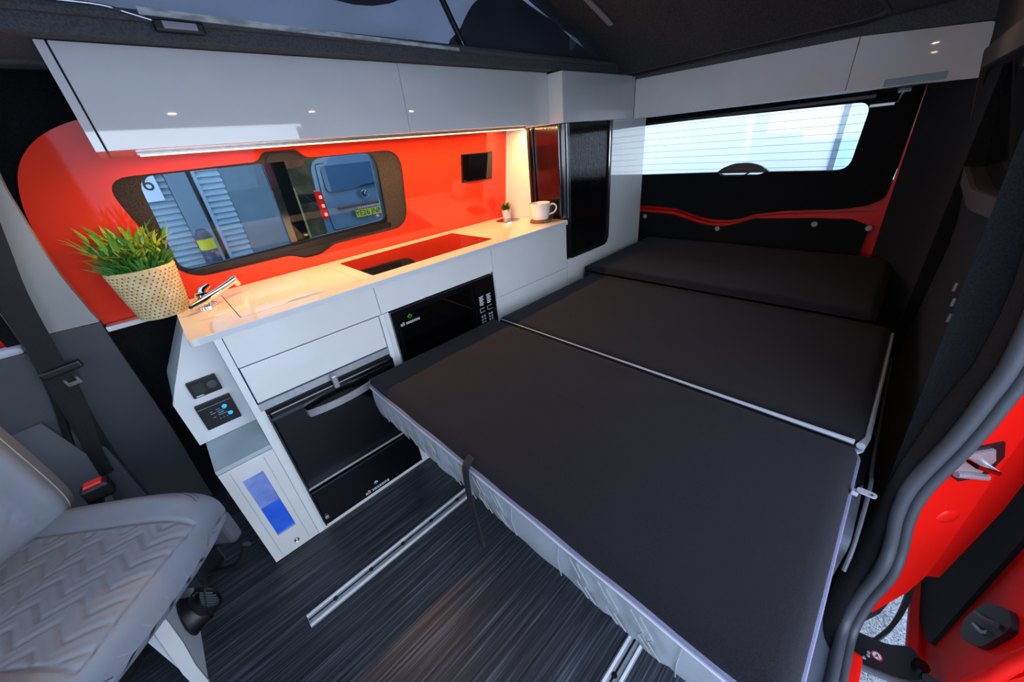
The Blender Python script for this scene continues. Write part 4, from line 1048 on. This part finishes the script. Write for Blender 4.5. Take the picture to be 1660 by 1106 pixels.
# cab door lower card, red sill edge and armrest
t = thing('cab_door_card', 'dark grey inner card of the front cab door beyond the seat', 'door trim', (-0.7, 1.79, 0.2))
put('card', B().box(-1.4, -0.425, 1.785, 1.83, 0.2, 0.885, 0.01), M['trim_dark'], t)
put('lower_pocket', B().plate([(-1.2, 0.60), (-0.50, 0.66), (-0.47, 0.50), (-0.50, 0.25), (-1.2, 0.25)], [], XZ(1.765), 0, 0.02), M['trim_mid'], t)
put('window_ledge', B().box(-1.4, -0.425, 1.775, 1.84, 0.885, 0.905, 0.008), M['piping'], t)
t = single('cab_door_frame', B().plate([(-0.415, 1.02), (-0.418, 0.90), (-1.2, 0.90), (-1.2, 0.96), (-0.60, 0.98), (-0.45, 1.10), (-0.40, 1.3)], [], XZ(1.86), 0, 0.03), M['body_red'], 'red painted frame of the front cab door', 'door frame')

# seat, swivelled towards the living area
t = thing('driver_seat', 'swivelled grey leatherette cab seat with quilted cushion', 'seat', (-0.516, 1.160, 0.0), math.radians(-42))
def spos(u): return 0.55 * u + 0.45 * math.sin(u * PI / 2)
def tri(t): return abs((t % 1) - 0.5) * 2
def quilt_h(x, y):
    """tread-like quilting: zigzag ribs running fore and aft"""
    if abs(y) > 0.150 : return -0.009 * max(0, 1 - abs(abs(y) - 0.157) / 0.007)
    w = y / 0.050 + 0.85 * tri(x / 0.105 + 0.25)
    g = tri(w)
    k = -0.0055 * max(0.0, (0.34 - g) / 0.34) ** 1.2
    g2 = tri(w * 1.0 + 0.5)
    k += -0.0022 * max(0.0, (0.16 - g2) / 0.16)
    for xc in (-0.02, 0.238):
        k -= 0.005 * max(0, 1 - abs(x - xc) / 0.004)
    return k * max(0.0, min(1.0, (0.252 - x) / 0.015))
def cushion(u, v, top=True):
    x = spos(2 * u - 1); yv = spos(2 * v - 1)
    n = 5.0
    nose = max(0.0, 1 - abs(x) ** n) ** (1 / n)
    X = 0.275 * x - 0.01; hw = 0.285 * (0.90 + 0.10 * min(1, max(0, (x + 1) / 1.2))) * (0.72 + 0.28 * nose if x > 0 else 1.0)
    if x > 0.3: X -= 0.035 * (abs(yv) ** 2.6) * ((x - 0.3) / 0.7)
    Y = hw * yv
    e = max(0.0, 1 - abs(yv) ** 6) ** (1 / 3.0)
    nz_ = max(0.0, 1 - max(0, x) ** 7) ** (1 / 2.4) * max(0.0, 1 - max(0, -x) ** 12) ** 0.5
    if top:
        bol = 0.042 * math.exp(-((abs(Y) - 0.220) / 0.048) ** 2) * (1 - max(0, x) ** 3 * 0.6)
        z = 0.395 + (0.105 + bol) * e * nz_ + (quilt_h(X, Y) if abs(x) < 0.93 else 0) + 0.012 * x
    else: z = 0.395 - 0.075 * e * nz_ * (1.0 if x < 0.4 else 1 - (x - 0.4) * 0.8) + 0.012 * x
    return (X, Y, z)
b = B().grid(lambda u, v: cushion(u, v, True), 120, 130).grid(lambda u, v: cushion(u, v, False), 40, 40)
cu_ = put('seat_cushion', b, M['leather'], t, smooth=True, local=True, ang=180)
# stitching lines
for vv_, mm in ((0.900, 'thread_dark'), (0.925, 'thread_dark')):
    st = []
    for k in range(40):
        q = cushion(0.10 + 0.80 * k / 39, vv_ - 0.05 * (k / 39) ** 6, True); st.append((q[0], q[1], q[2] + 0.0006))
    put('stitching', B().tube(st, 0.0010, 4), M[mm], cu_, local=True)
# backrest
def back(u, v, front=True):
    a = spos(2 * u - 1); yv = spos(2 * v - 1)
    hw = 0.290 * (1.0 - 0.12 * max(0, a)) * (0.86 + 0.14 * max(0.0, 1 - abs(a) ** 5) ** 0.2)
    Y = hw * yv; e = max(0.0, 1 - abs(yv) ** 5) ** 0.4 * max(0.0, 1 - abs(a) ** 8) ** 0.45
    zz = 0.33 * a
    if front:
        bol = 0.055 * math.exp(-((abs(Y) - 0.205) / 0.045) ** 2)
        d = (0.055 + bol) * e + (quilt_h(zz, Y) * (1 if abs(Y) < 0.16 and abs(a) < 0.9 else 0))
    else: d = -0.06 * e
    return (d, Y, zz)
Rb = Matrix.Translation((-0.262, 0.01, 0.800)) @ Matrix.Rotation(math.radians(-6), 4, 'Y')
b = B().grid(lambda u, v: back(u, v, True), 90, 90).grid(lambda u, v: back(u, v, False), 30, 30).xf(Rb)
bk_ = put('backrest', b, M['leather'], t, smooth=True, local=True, ang=75)
st = [tuple(Rb @ Vector(back(0.5 + 0.45 * math.sin(k / 30 * PI - PI / 2), 0.86, True))) for k in range(31)]
put('bolster_seam', B().tube([Vector(p) + Vector((0.001, 0, 0)) for p in st], 0.0018, 5), M['thread'], bk_, local=True)
put('side_valance', B().box(-0.26, 0.225, 0.225, 0.265, 0.29, 0.40, 0.012), M['trim_mid'], t, local=True, label='grey plastic side valance')
put('seat_frame', B().box(-0.24, 0.02, -0.20, 0.20, 0.26, 0.34, 0.01), M['black'], t, local=True)
put('seat_pedestal', B().box(-0.32, -0.10, -0.22, 0.12, 0.0, 0.26, 0.01), M['black_soft'], t, local=True)
lv = [(0.08, 0.16, 0.29), (0.20, 0.14, 0.27), (0.245, 0.10, 0.25), (0.27, 0.085, 0.275)]
put('adjust_lever', B().tube(catmull([(0.10, 0.12, 0.27), (0.20, 0.15, 0.27), (0.262, 0.165, 0.275), (0.292, 0.195, 0.325)], 5), [0.010] * 15 + [0.012], 10), M['black'], t, smooth=True, local=True, label='black adjusting lever')
put('lever_bracket', B().box(0.05, 0.19, 0.12, 0.21, 0.25, 0.32, 0.01), M['black'], t, local=True)
# belt receptacle beside the seat
t = thing('belt_buckle', 'seat belt buckle with a red release button behind the cushion', 'buckle', (-0.42, 1.46, 0.45))
put('stalk', B().tube([(-0.46, 1.47, 0.42), (-0.43, 1.47, 0.50)], 0.014, 10), M['black_soft'], t, smooth=True)
put('housing', B().box(-0.454, -0.392, 1.448, 1.494, 0.485, 0.535, 0.008), M['black'], t)
put('release_button', B().box(-0.443, -0.403, 1.455, 1.487, 0.533, 0.541, 0.003), M['red_button'], t, label='red release button')
# white base panel with black air outlet
t = thing('seat_base_panel', 'white panel at the seat base carrying a black air outlet', 'panel', (-0.41, 1.2, 0.0))
put('board', B().plate([(1.053, 0.0), (1.50, 0.0), (1.50, 0.30), (1.053, 0.30)], [], YZ(-0.424), 0.0, 0.020), M['white_edge'], t)
put('front_lip', B().plate([(-0.402, 0.0), (-0.395, 0.10), (-0.380, 0.20), (-0.370, 0.31), (-0.400, 0.31), (-0.412, 0.20), (-0.424, 0.10), (-0.428, 0.0)], [], XZ(1.045), 0.0, 0.010), M['white'], t)
Ax = Matrix(((0, 0, 1), (0, 1, 0), (-1, 0, 0)))
t2 = thing('air_outlet', 'round black heater outlet with slatted grille on the white seat base panel', 'air vent', (-0.40, 1.225, 0.12))
At = (Matrix.Rotation(math.radians(-35), 3, 'Y') @ Ax)
C0 = Vector((-0.40, 1.225, 0.095))
put('collar', B().lathe([(0.060, 0.0), (0.062, 0.004), (0.057, 0.012), (0.050, 0.03), (0.045, 0.05)], C0, 32, Ax), M['black'], t2, smooth=True)
Cg = C0 + Vector((0.045, 0, 0.012))
put('nozzle', B().lathe([(0.046, -0.014), (0.046, 0.020), (0.043, 0.022), (0.041, 0.016), (0.041, 0.0)], Cg, 32, At, capb=False), M['black'], t2, smooth=True)
put('grille_back', B().lathe([(0.0005, 0.004), (0.041, 0.004)], Cg, 24, At, capb=False), M['gap'], t2)
for k in range(-3, 4):
    y = k * 0.0108; w = math.sqrt(0.041 ** 2 - y * y)
    bb = B().box(-w, w, y - 0.0016, y + 0.0016, 0.008, 0.014)
    put('grille_slat', bb.xf(Matrix.Translation(Cg) @ At.to_4x4()), M['trim_mid'], t2)
put('grille_bar', B().box(-0.0018, 0.0018, -0.041, 0.041, 0.012, 0.017).xf(Matrix.Translation(Cg) @ At.to_4x4()), M['trim_mid'], t2)

# ================================================================== SLIDING DOOR OPENING
sealp = catmull([(0.94, -0.12, 1.50), (0.94, -0.165, 1.2), (0.94, -0.196, 0.933), (0.94, -0.196, 0.82), (0.94, -0.190, 0.72), (0.94, -0.175, 0.586), (0.94, -0.178, 0.498), (0.94, -0.194, 0.403), (0.925, -0.2, 0.325), (0.945, -0.2, 0.171), (0.922, -0.2, 0.067), (0.839, -0.2, 0.045), (0.70, -0.2, 0.045), (0.2, -0.2, 0.045)], 6)
t = thing('door_aperture_seal', 'grey rubber seal following the sliding door opening', 'seal', (0.95, -0.2, 0.05))
put('inner_bead', B().tube(sealp, 0.013, 10), M['seal'], t, smooth=True)
put('outer_bead', B().tube([p + Vector((0.0, -0.020, -0.006)) for p in sealp], 0.010, 10), M['seal'], t, smooth=True)
t = single('step_trim', B().box(0.40, 0.955, -0.192, -0.13, 0.0, 0.035, 0.006), M['trim_mid'], 'grey plastic step trim inside the sliding door opening', 'trim')
# red jamb: plane from the seal outwards
JA = Vector((0.965, -0.195, 0)); JB = Vector((1.085, -0.328, 0)); JD = (JB - JA)
JN = Vector((-JD.y, JD.x, 0)).normalized()   # points into the body
def JP(s, z, d): p = JA + JD * s; return (p.x - JN.x * d * -1, p.y - JN.y * d * -1, z)
t = thing('red_door_jamb', 'glossy red painted body edge of the sliding door opening', 'door jamb', (1.02, -0.25, 0.0))
jo = [(-0.30, 1.55), (-0.06, 1.1), (0.0, 0.85), (-0.02, 0.60), (-0.02, 0.48), (0.0, 0.38), (0.0, 0.12), (0.05, 0.06), (0.42, 0.055), (0.70, 0.16), (0.78, 0.235), (0.76, 0.36), (0.72, 0.50), (0.68, 0.61), (0.66, 0.9), (0.62, 1.55)]
put('jamb_face', B().plate(jo, [], JP, 0.0, 0.02), M['body_red'], t)
V = []
for (s1, z1, k) in ((0.62, 1.55, 1.09), (0.66, 0.9, 1.085), (0.68, 0.61, 1.08), (0.72, 0.50, 1.075), (0.76, 0.36, 1.05), (0.78, 0.235, 1.03)):
    pa = Vector(JP(s1, z1, 0)); e = Vector(JP(min(1.0, s1 + 0.30 * (k - 1) / 0.08), z1, 0)); e = Vector((e.x * k, e.y * k * 1.02, 1.3 - (1.3 - z1) * k))
    V += [tuple(pa), tuple(e)]
put('jamb_flange', B().add(V, [[2 * i, 2 * i + 1, 2 * i + 3, 2 * i + 2] for i in range(5)]), M['body_red'], t)
put('sill', B().box(0.2, 0.90, -0.255, -0.205, -0.20, 0.02, 0.01), M['body_red'], t)
put('underbody', B().plate([(0.1, 0.05), (0.42, 0.05), (0.70, 0.155), (0.80, 0.235), (0.72, 0.0), (0.1, -0.2)], [], JP, 0.022, 0.04), M['black_soft'], t)
put('quarter_inner_skin', B().box(1.16, 2.7, -0.33, -0.30, 0.22, 1.6), M['black_soft'], t)
rc = B()
for (s, z, r_) in ((0.62, 0.47, 1.0),): pass
put('jamb_hole_plug', B().lathe([(0.0005, 0.003), (0.018, 0.003), (0.022, 0.0)], Vector(JP(0.5, 0.47, 0.0)), 20, Matrix((( JD.x / JD.length, 0, -JN.x), (JD.y / JD.length, 0, -JN.y), (0, 1, 0))), capb=False), M['body_red'], t, smooth=True)
t = thing('door_striker', 'silver latch striker bolted to the red door jamb', 'striker', (1.01, -0.25, 0.63))
put('cup', B().plate([(0.10, 0.62), (0.14, 0.68), (0.50, 0.70), (0.60, 0.66), (0.56, 0.605), (0.30, 0.59)], [], JP, -0.004, 0.0), M['black'], t)
put('plate', B().plate([(0.14, 0.628), (0.20, 0.675), (0.42, 0.685), (0.50, 0.655), (0.44, 0.615), (0.28, 0.605)], [], JP, -0.009, -0.004), M['steel'], t)
p1 = Vector(JP(0.20, 0.66, -0.009)); p2 = Vector(JP(0.46, 0.64, -0.009)); out = Vector(JP(0.3, 0.65, -0.018)) - Vector(JP(0.3, 0.65, 0.0))
put('loop', B().tube([p1, p1 + out, p2 + out, p2], 0.005, 8), M['chrome'], t, smooth=True)
put('guide', B().tube([Vector(JP(0.16, 0.622, -0.012)), Vector(JP(0.50, 0.612, -0.012))], 0.007, 8), M['steel'], t, smooth=True)

# sliding door, slid back alongside the body
YD = -0.42
t = thing('sliding_door', 'red sliding side door slid back, seen edge on with black inner lining', 'door', (1.5, -0.46, -0.2))
DO = [(0.87, 0.30), (0.90, 0.20), (0.99, -0.06), (1.09, -0.19), (1.30, -0.215), (2.1, -0.215), (2.1, 1.40), (1.2, 1.40), (1.0, 1.0), (0.92, 0.6)]
put('inner_skin', B().plate(roundpoly(DO, 0.03), [], lambda a, b_, d: (a, YD - d, b_), 0.0, 0.02), M['body_red'], t, smooth=True)
put('outer_skin', B().plate(roundpoly([(0.83, 0.30), (0.84, -0.18), (0.93, -0.26), (2.13, -0.26), (2.13, 1.45), (1.1, 1.45), (0.88, 0.9)], 0.03), [], lambda a, b_, d: (a, YD - 0.05 - d, b_), 0.0, 0.02), M['body_red'], t)
put('inner_lining', B().plate(roundpoly([(1.165, 1.3), (1.17, 0.35), (1.158, -0.12), (1.29, -0.205), (2.05, -0.205), (2.05, 1.3)], 0.02), [], lambda a, b_, d: (a, YD + 0.010 - d, b_), 0.0, 0.012), M['felt'], t, label='black felt inner lining')
put('bottom_flange', B().box(1.16, 2.0, YD - 0.005, YD + 0.030, -0.235, -0.205, 0.004), M['body_red'], t)
lt = put('latch', B().plate(roundpoly([(1.118, 0.085), (1.100, 0.200), (1.015, 0.298), (0.968, 0.292), (0.992, 0.165), (1.070, 0.072)], 0.03), [], lambda a, b_, d: (a, YD + 0.012 - d, b_), 0.0, 0.014), M['black'], t)
lt2 = [(1.10, 0.128), (1.095, 0.19), (0.985, 0.262), (0.965, 0.225), (1.0, 0.165)]
put('latch_claw', B().tube([(1.085, YD + 0.014, 0.165), (1.04, YD + 0.018, 0.205), (1.00, YD + 0.014, 0.25)], 0.007, 8), M['seal'], lt, smooth=True)
put('latch_claw', B().tube([(1.06, YD + 0.014, 0.150), (1.05, YD + 0.018, 0.165), (1.015, YD + 0.014, 0.19), (1.00, YD + 0.014, 0.215)], 0.0055, 8), M['dark_chrome'], lt, smooth=True)
put('raised_edge', B().tube(catmull([(0.86, YD + 0.01, 0.42), (0.885, YD + 0.014, 0.30), (0.90, YD + 0.012, 0.20), (0.93, YD + 0.008, 0.10)], 5), 0.014, 10), M['body_red'], t, smooth=True)
for o_ in t.children:
    if o_.name.split('.')[0] in ('inner_skin', 'raised_edge', 'bottom_flange'): o_.data.materials[0] = mat('light_brightened_door_red', '#f01c12', 0.5, spec=0.15)  # body red brightened in the colour to stand for strong light
# lower roller arm with warning sticker
t = thing('roller_arm', 'black lower roller arm of the sliding door with a round warning sticker', 'bracket', (1.0, -0.3, -0.1))
put('plate', B().plate(roundpoly([(0.93, -0.22), (1.035, -0.22), (1.06, -0.32), (1.10, -0.37), (1.06, -0.40), (0.99, -0.385), (0.955, -0.30)], 0.015), [], XY(-0.095), 0.0, 0.012), M['black'], t)
put('front_edge', B().tube(catmull([(0.935, -0.22, -0.10), (0.955, -0.30, -0.10), (0.985, -0.37, -0.10), (1.03, -0.41, -0.10)], 5), 0.009, 8), M['trim_dark'], t, smooth=True)
put('sticker_ring', B().lathe([(0.0125, 0.0), (0.0125, 0.0008), (0.0095, 0.0008), (0.0095, 0)], (1.005, -0.302, -0.0948), 24, capb=False), M['red_button'], t)
stk = put('sticker_face', B().lathe([(0.0005, 0.0005), (0.0095, 0.0005)], (1.005, -0.302, -0.0948), 24, capb=False), M['print'], t)
put('sticker_symbol', B().tube([(1.000, -0.298, -0.094), (1.005, -0.303, -0.094), (1.010, -0.302, -0.094)], 0.0014, 5).tube([(1.0, -0.308, -0.094), (1.006, -0.302, -0.094)], 0.001, 5), M['black'], stk)
for (x, y) in ((0.972, -0.262), (0.976, -0.277), (1.0, -0.285), (0.990, -0.285)):
    put('rivet', B().lathe([(0.0045, 0.0), (0.0035, 0.002), (0.0005, 0.0022)], (x, y, -0.095), 12, capb=False), M['print_grey'], t, smooth=True)
put('roller', B().tube([(1.045, -0.385, -0.13), (1.045, -0.385, -0.075)], 0.017, 14), M['dark_chrome'], t, smooth=True)
put('hook', B().tube(catmull([(1.03, -0.40, -0.09), (1.0, -0.42, -0.06), (0.96, -0.435, -0.06)], 4), 0.012, 8), M['trim_dark'], t, smooth=True)
t = single('cable_carrier', B().ribbon(catmull([(1.0, -0.262, -0.20), (1.059, -0.274, -0.20), (1.104, -0.300, -0.20), (1.195, -0.338, -0.20), (1.304, -0.364, -0.20), (1.424, -0.378, -0.20), (1.6, -0.385, -0.20)], 6), 0.030, (0, 0, 1), 0.020, (0.6, -0.8, 0)), M['black_soft'], 'black curved cable guide between body and sliding door', 'cable guide')

# ================================================================== OUTSIDE
M['cladding'] = mat('pale_corrugated_cladding', '#a9bac4', 0.45)
M['cladding_dark'] = mat('cladding_shadow_groove', '#5c7688', 0.7)
M['wall_grey'] = mat('grey_render_wall', '#6d7d86', 0.8, noise=(3, '#64747c', 3))
M['column'] = mat('blue_grey_steel_column', '#6f808d', 0.6)
M['wall_pale'] = mat('white_garage_wall', '#dde4ea', 0.7, noise=(1.2, '#d6dee5', 2))
M['workshop'] = mat('workshop_block_wall', '#77684a', 0.85, noise=(4, '#574c38', 3))
M['wood'] = mat('pine_pallet_wood', '#d8c27a', 0.7, noise=(8, '#bda663', 3))
M['yellow'] = mat('yellow_band', '#e0c818', 0.5)
M['navy'] = mat('navy_bollard', '#27344e', 0.5)
M['van_paint'] = mat('blue_grey_van_paint', '#61788c', 0.18, coat=0.8)
M['tail_red'] = mat('red_tail_lamp', '#a01018', 0.15, coat=0.5, emit=('#ff2a20', 0.7))
M['tail_lit'] = mat('lit_tail_lamp', '#ff8070', 0.3, emit=('#ff7058', 5.0))
M['plate_yellow'] = mat('yellow_number_plate', '#cfc02e', 0.4)
M['brown_floor'] = mat('dusty_yard_floor', '#6f6a52', 0.9, noise=(5, '#5d5944', 3))
M['dark_in'] = mat('dark_doorway', '#12110f', 0.9)
M['rust'] = mat('orange_brown_box', '#8a4c22', 0.8, noise=(9, '#6b3a1b', 3))
K = 4.6 / 3.5
YB = 4.6
def corrug(x0, x1, z0, z1, y, pitch=0.052):
    b = B(); n = int((z1 - z0) / pitch)
    for k in range(n):
        za = z0 + k * pitch
        b.add([(x0, y, za), (x1, y, za), (x1, y, za + pitch * .38), (x0, y, za + pitch * .38),
               (x0, y - 0.022, za + pitch * .5), (x1, y - 0.022, za + pitch * .5), (x1, y - 0.022, za + pitch * .9), (x0, y - 0.022, za + pitch * .9), (x0, y, za + pitch), (x1, y, za + pitch)],
              [[0, 1, 2, 3], [3, 2, 5, 4], [4, 5, 6, 7], [7, 6, 9, 8]])
    return b
t = thing('clad_building', 'grey building with pale corrugated strips seen through the side window', 'building', (0.5, YB, -0.57))
put('corrugated_cladding', corrug(-1.8, 0.25, -0.57, 3.2, YB), M['cladding'], t, kind='stuff')
put('corrugated_cladding', corrug(0.475, 0.655, -0.57, 3.2, YB - 0.02), M['cladding'], t, kind='stuff')
put('steel_column', B().box(0.255, 0.405, YB - 0.10, YB + 0.1, -0.57, 3.2, 0.01), M['column'], t)
put('door_post', B().box(0.445, 0.473, YB - 0.05, YB + 0.05, -0.57, 3.2), M['cladding'], t)
put('plain_wall', B().box(0.658, 1.02, YB - 0.03, YB + 0.1, -0.57, 3.2), M['wall_grey'], t)
put('backing_wall', B().box(-1.8, 0.98, YB + 0.12, YB + 0.18, -0.57, 3.2), M['brown_floor'], t)
put('return_wall', B().box(0.98, 1.03, YB + 0.0, YB + 3.0, -0.57, 3.2), M['dark_in'], t)
put('doorway_shade_board', B().box(0.405, 0.445, YB - 0.01, YB + 0.03, 0.95, 3.2), M['dark_in'], t)  # shaded doorway interior painted as a near-black board
t = thing('number_sign', 'white sheet sign reading 6 fixed to the corrugated wall', 'sign', (0.15, YB - 0.05, 1.15))
put('sheet', B().box(0.03, 0.190, YB - 0.045, YB - 0.038, 1.18, 1.47), M['print'], t)
text('digit', '6', facing_minus_y(0.128, YB - 0.047, 1.318), 0.165, M['plate_black'], t)
t = thing('yellow_banded_bollard', 'dark bollard with a yellow band by the grey column', 'bollard', (0.29, 4.2, -0.57))
put('post', B().lathe([(0.06, 0), (0.06, 1.45), (0.03, 1.50)], (0.30, 4.25, -0.57), 16), M['navy'], t, smooth=True)
put('band', B().lathe([(0.062, 1.33), (0.062, 1.42)], (0.30, 4.25, -0.57), 16, capb=False), M['yellow'], t, smooth=True)
# workshop behind
t = thing('workshop', 'open workshop bay with block walls behind the parked van', 'building', (3, 11, -0.57))
put('back_wall', B().box(0.5, 9, 11.5, 11.6, -0.57, 4.5), M['workshop'], t)
put('yard_floor', B().box(1.0, 9, 6.0, 11.5, -0.569, -0.55), M['brown_floor'], t)
put('unseen_shade_slab', B().box(0.5, 9, 9.3, 11.6, 3.2, 3.3), M['dark_in'], t)  # unseen roof added to shade the workshop bay
put('steel_post', B().box(2.02, 2.14, 8.2, 8.35, -0.57, 3.5).xf(Matrix.Identity(4)), M['column'], t)
put('dark_bay', B().box(1.04, 1.62, 7.6, 7.7, -0.57, 3.4), M['dark_in'], t)
for k, (z, mm) in enumerate(((1.35, 'rust'), (1.75, 'wood'), (0.55, 'dark_in'))):
    put('shelf_load', B().box(2.3, 3.3, 10.6, 11.3, z, z + 0.18), M[mm], t)
t = thing('wooden_pallet', 'upright pale wooden pallet leaning at the workshop bay', 'pallet', (1.9, 8.6, -0.57))
for k in range(5): put('slat', B().box(1.62 + k * 0.09, 1.67 + k * 0.09, 7.45, 7.47, 0.20, 1.02), M['wood'], t)
for z in (0.20, 0.58, 0.97): put('rail', B().box(1.60, 2.03, 7.47, 7.53, z, z + 0.07), M['wood'], t)

# parked van seen from behind
VY = 6.9; VX = 2.98
t = thing('parked_van', 'blue-grey van parked outside, seen from behind through the side window', 'van', (VX, VY, -0.57))
def vh(x, z):  # rear face bulge
    return VY + 0.10 * (x / 0.8) ** 2 + 0.16 * max(0, (z - 0.75)) ** 1.3
vo = [(-0.78, -0.25), (-0.80, 0.25), (-0.79, 0.75), (-0.72, 1.30), (-0.64, 1.42), (-0.4, 1.465), (0.4, 1.465), (0.64, 1.42), (0.72, 1.30), (0.79, 0.75), (0.80, 0.25), (0.78, -0.25)]
vo = roundpoly(vo, 0.06, 4)
def face(x, z, d): return (VX + x + 0.42 * d, vh(x, z) + d, z)
body = B()
body.plate(vo, [], lambda a, b_, d: face(a, b_, d), 0.0, 3.6)
vb = put('body', body, M['van_paint'], t, smooth=True, ang=30)
M['van_glass'] = mat('sky_reflection_blue_glass', '#1f4a6a', 0.05, coat=0.5)  # blue sky reflection put into the glass base colour
put('rear_window', B().plate(roundpoly([(-0.60, 0.92), (0.60, 0.92), (0.58, 1.32), (-0.58, 1.32)], 0.07), [], lambda a, b_, d: face(a, b_, d), -0.012, 0.0), M['van_glass'], t)
put('hatch_seam', B().tube([face(a, b_, -0.004) for a, b_ in roundpoly([(-0.68, 0.30), (0.68, 0.30), (0.70, 0.85), (0.64, 1.36), (-0.64, 1.36), (-0.70, 0.85)], 0.05)], 0.006, 5, closed=True), M['gap'], t)
put('wiper', B().tube([face(-0.02, 0.955, -0.03), face(0.40, 0.975, -0.03)], 0.012, 6), M['black'], t)
for s in (-1, 1):
    x0, x1 = sorted((s * 0.80, s * 0.70))
    put('tail_lamp', B().plate(roundpoly([(x0, 0.52), (x1, 0.52), (x1, 0.95), (x0, 0.98)], 0.02), [], lambda a, b_, d: face(a, b_, d), -0.02, 0.0), M['tail_red'], t)
    if s < 0:
        for z0 in (0.56, 0.70, 0.84): put('lit_segment', B().box(VX - 0.765, VX - 0.725, VY + 0.03, VY + 0.065, z0, z0 + 0.05, 0.004), M['tail_lit'], t)
    put('reflector', B().plate([(s * 0.60, 0.08), (s * 0.74, 0.08), (s * 0.74, 0.13), (s * 0.60, 0.13)], [], lambda a, b_, d: face(a, b_, d), -0.012, 0.0), M['tail_red'], t)
put('handle_recess', B().box(VX - 0.52, VX + 0.52, VY - 0.004, VY + 0.03, 0.62, 0.66), M['gap'], t)
put('bumper', B().plate(roundpoly([(-0.80, -0.22), (0.80, -0.22), (0.80, 0.24), (-0.80, 0.24)], 0.04), [], lambda a, b_, d: face(a, b_, d), -0.05, 0.0), M['van_paint'], t, smooth=True, ang=30)
npl = put('number_plate', B().box(VX - 0.255, VX + 0.255, VY - 0.012, VY, 0.445, 0.565), M['plate_yellow'], t)
text('plate_lettering', 'YE26 JNN', facing_minus_y(VX, VY - 0.014, 0.505), 0.125, M['plate_black'], npl, extrude=0.001)
text('name_lettering', 'TRANSPORTER', facing_minus_y(VX + 0.02, VY - 0.006, 0.60), 0.052, M['print'], t, extrude=0.002, space=1.35)
bd = put('badge', B().lathe([(0.0005, 0.0), (0.062, 0.0), (0.066, -0.004), (0.070, 0.004)], (VX, VY - 0.012, 0.815), 32, Matrix(((1, 0, 0), (0, 0, 1), (0, -1, 0))), capb=False), M['navy'], t, smooth=True)
rg = [(VX + 0.066 * math.cos(2 * PI * k / 32), VY - 0.016, 0.815 + 0.066 * math.sin(2 * PI * k / 32)) for k in range(32)]
vv = lambda P: B().tube([(VX + x, VY - 0.018, 0.815 + z) for x, z in P], 0.0055, 6)
em = B().tube(rg, 0.005, 6, closed=True)
for P in ([(-0.026, 0.058), (0.0, 0.006), (0.026, 0.058)], [(-0.052, 0.036), (-0.022, -0.052), (0.0, -0.008), (0.022, -0.052), (0.052, 0.036)]):
    em.tube([(VX + x, VY - 0.018, 0.815 + z) for x, z in P], 0.0055, 6)
put('badge_emblem', em, M['chrome'], bd, smooth=True)
for s in (-1, 1):
    put('wheel', B().tube([(VX + s * 0.60, VY + 0.75, -0.25), (VX + s * 0.80, VY + 0.75, -0.25)], 0.32, 24), M['black_soft'], t, smooth=True)

# building behind the tailgate
t = thing('garage_building', 'pale rendered building close behind the rear window', 'building', (4.4, 2, -0.57))
put('front_wall', B().box(4.2, 4.3, 0.52, 8.0, -0.57, 3.6), M['wall_pale'], t)
M['wall_shaded'] = mat('shaded_side_wall_tone', '#7fa3c0', 0.7, noise=(1.2, '#7798b4', 2))  # shade of the side face painted in as a darker blue-grey
put('side_wall', B().box(4.3, 9.0, 0.52, 0.60, -0.57, 3.6), M['wall_shaded'], t)
put('corner_trim', B().box(4.185, 4.205, 0.51, 0.55, -0.57, 3.6), M['wall_grey'], t)
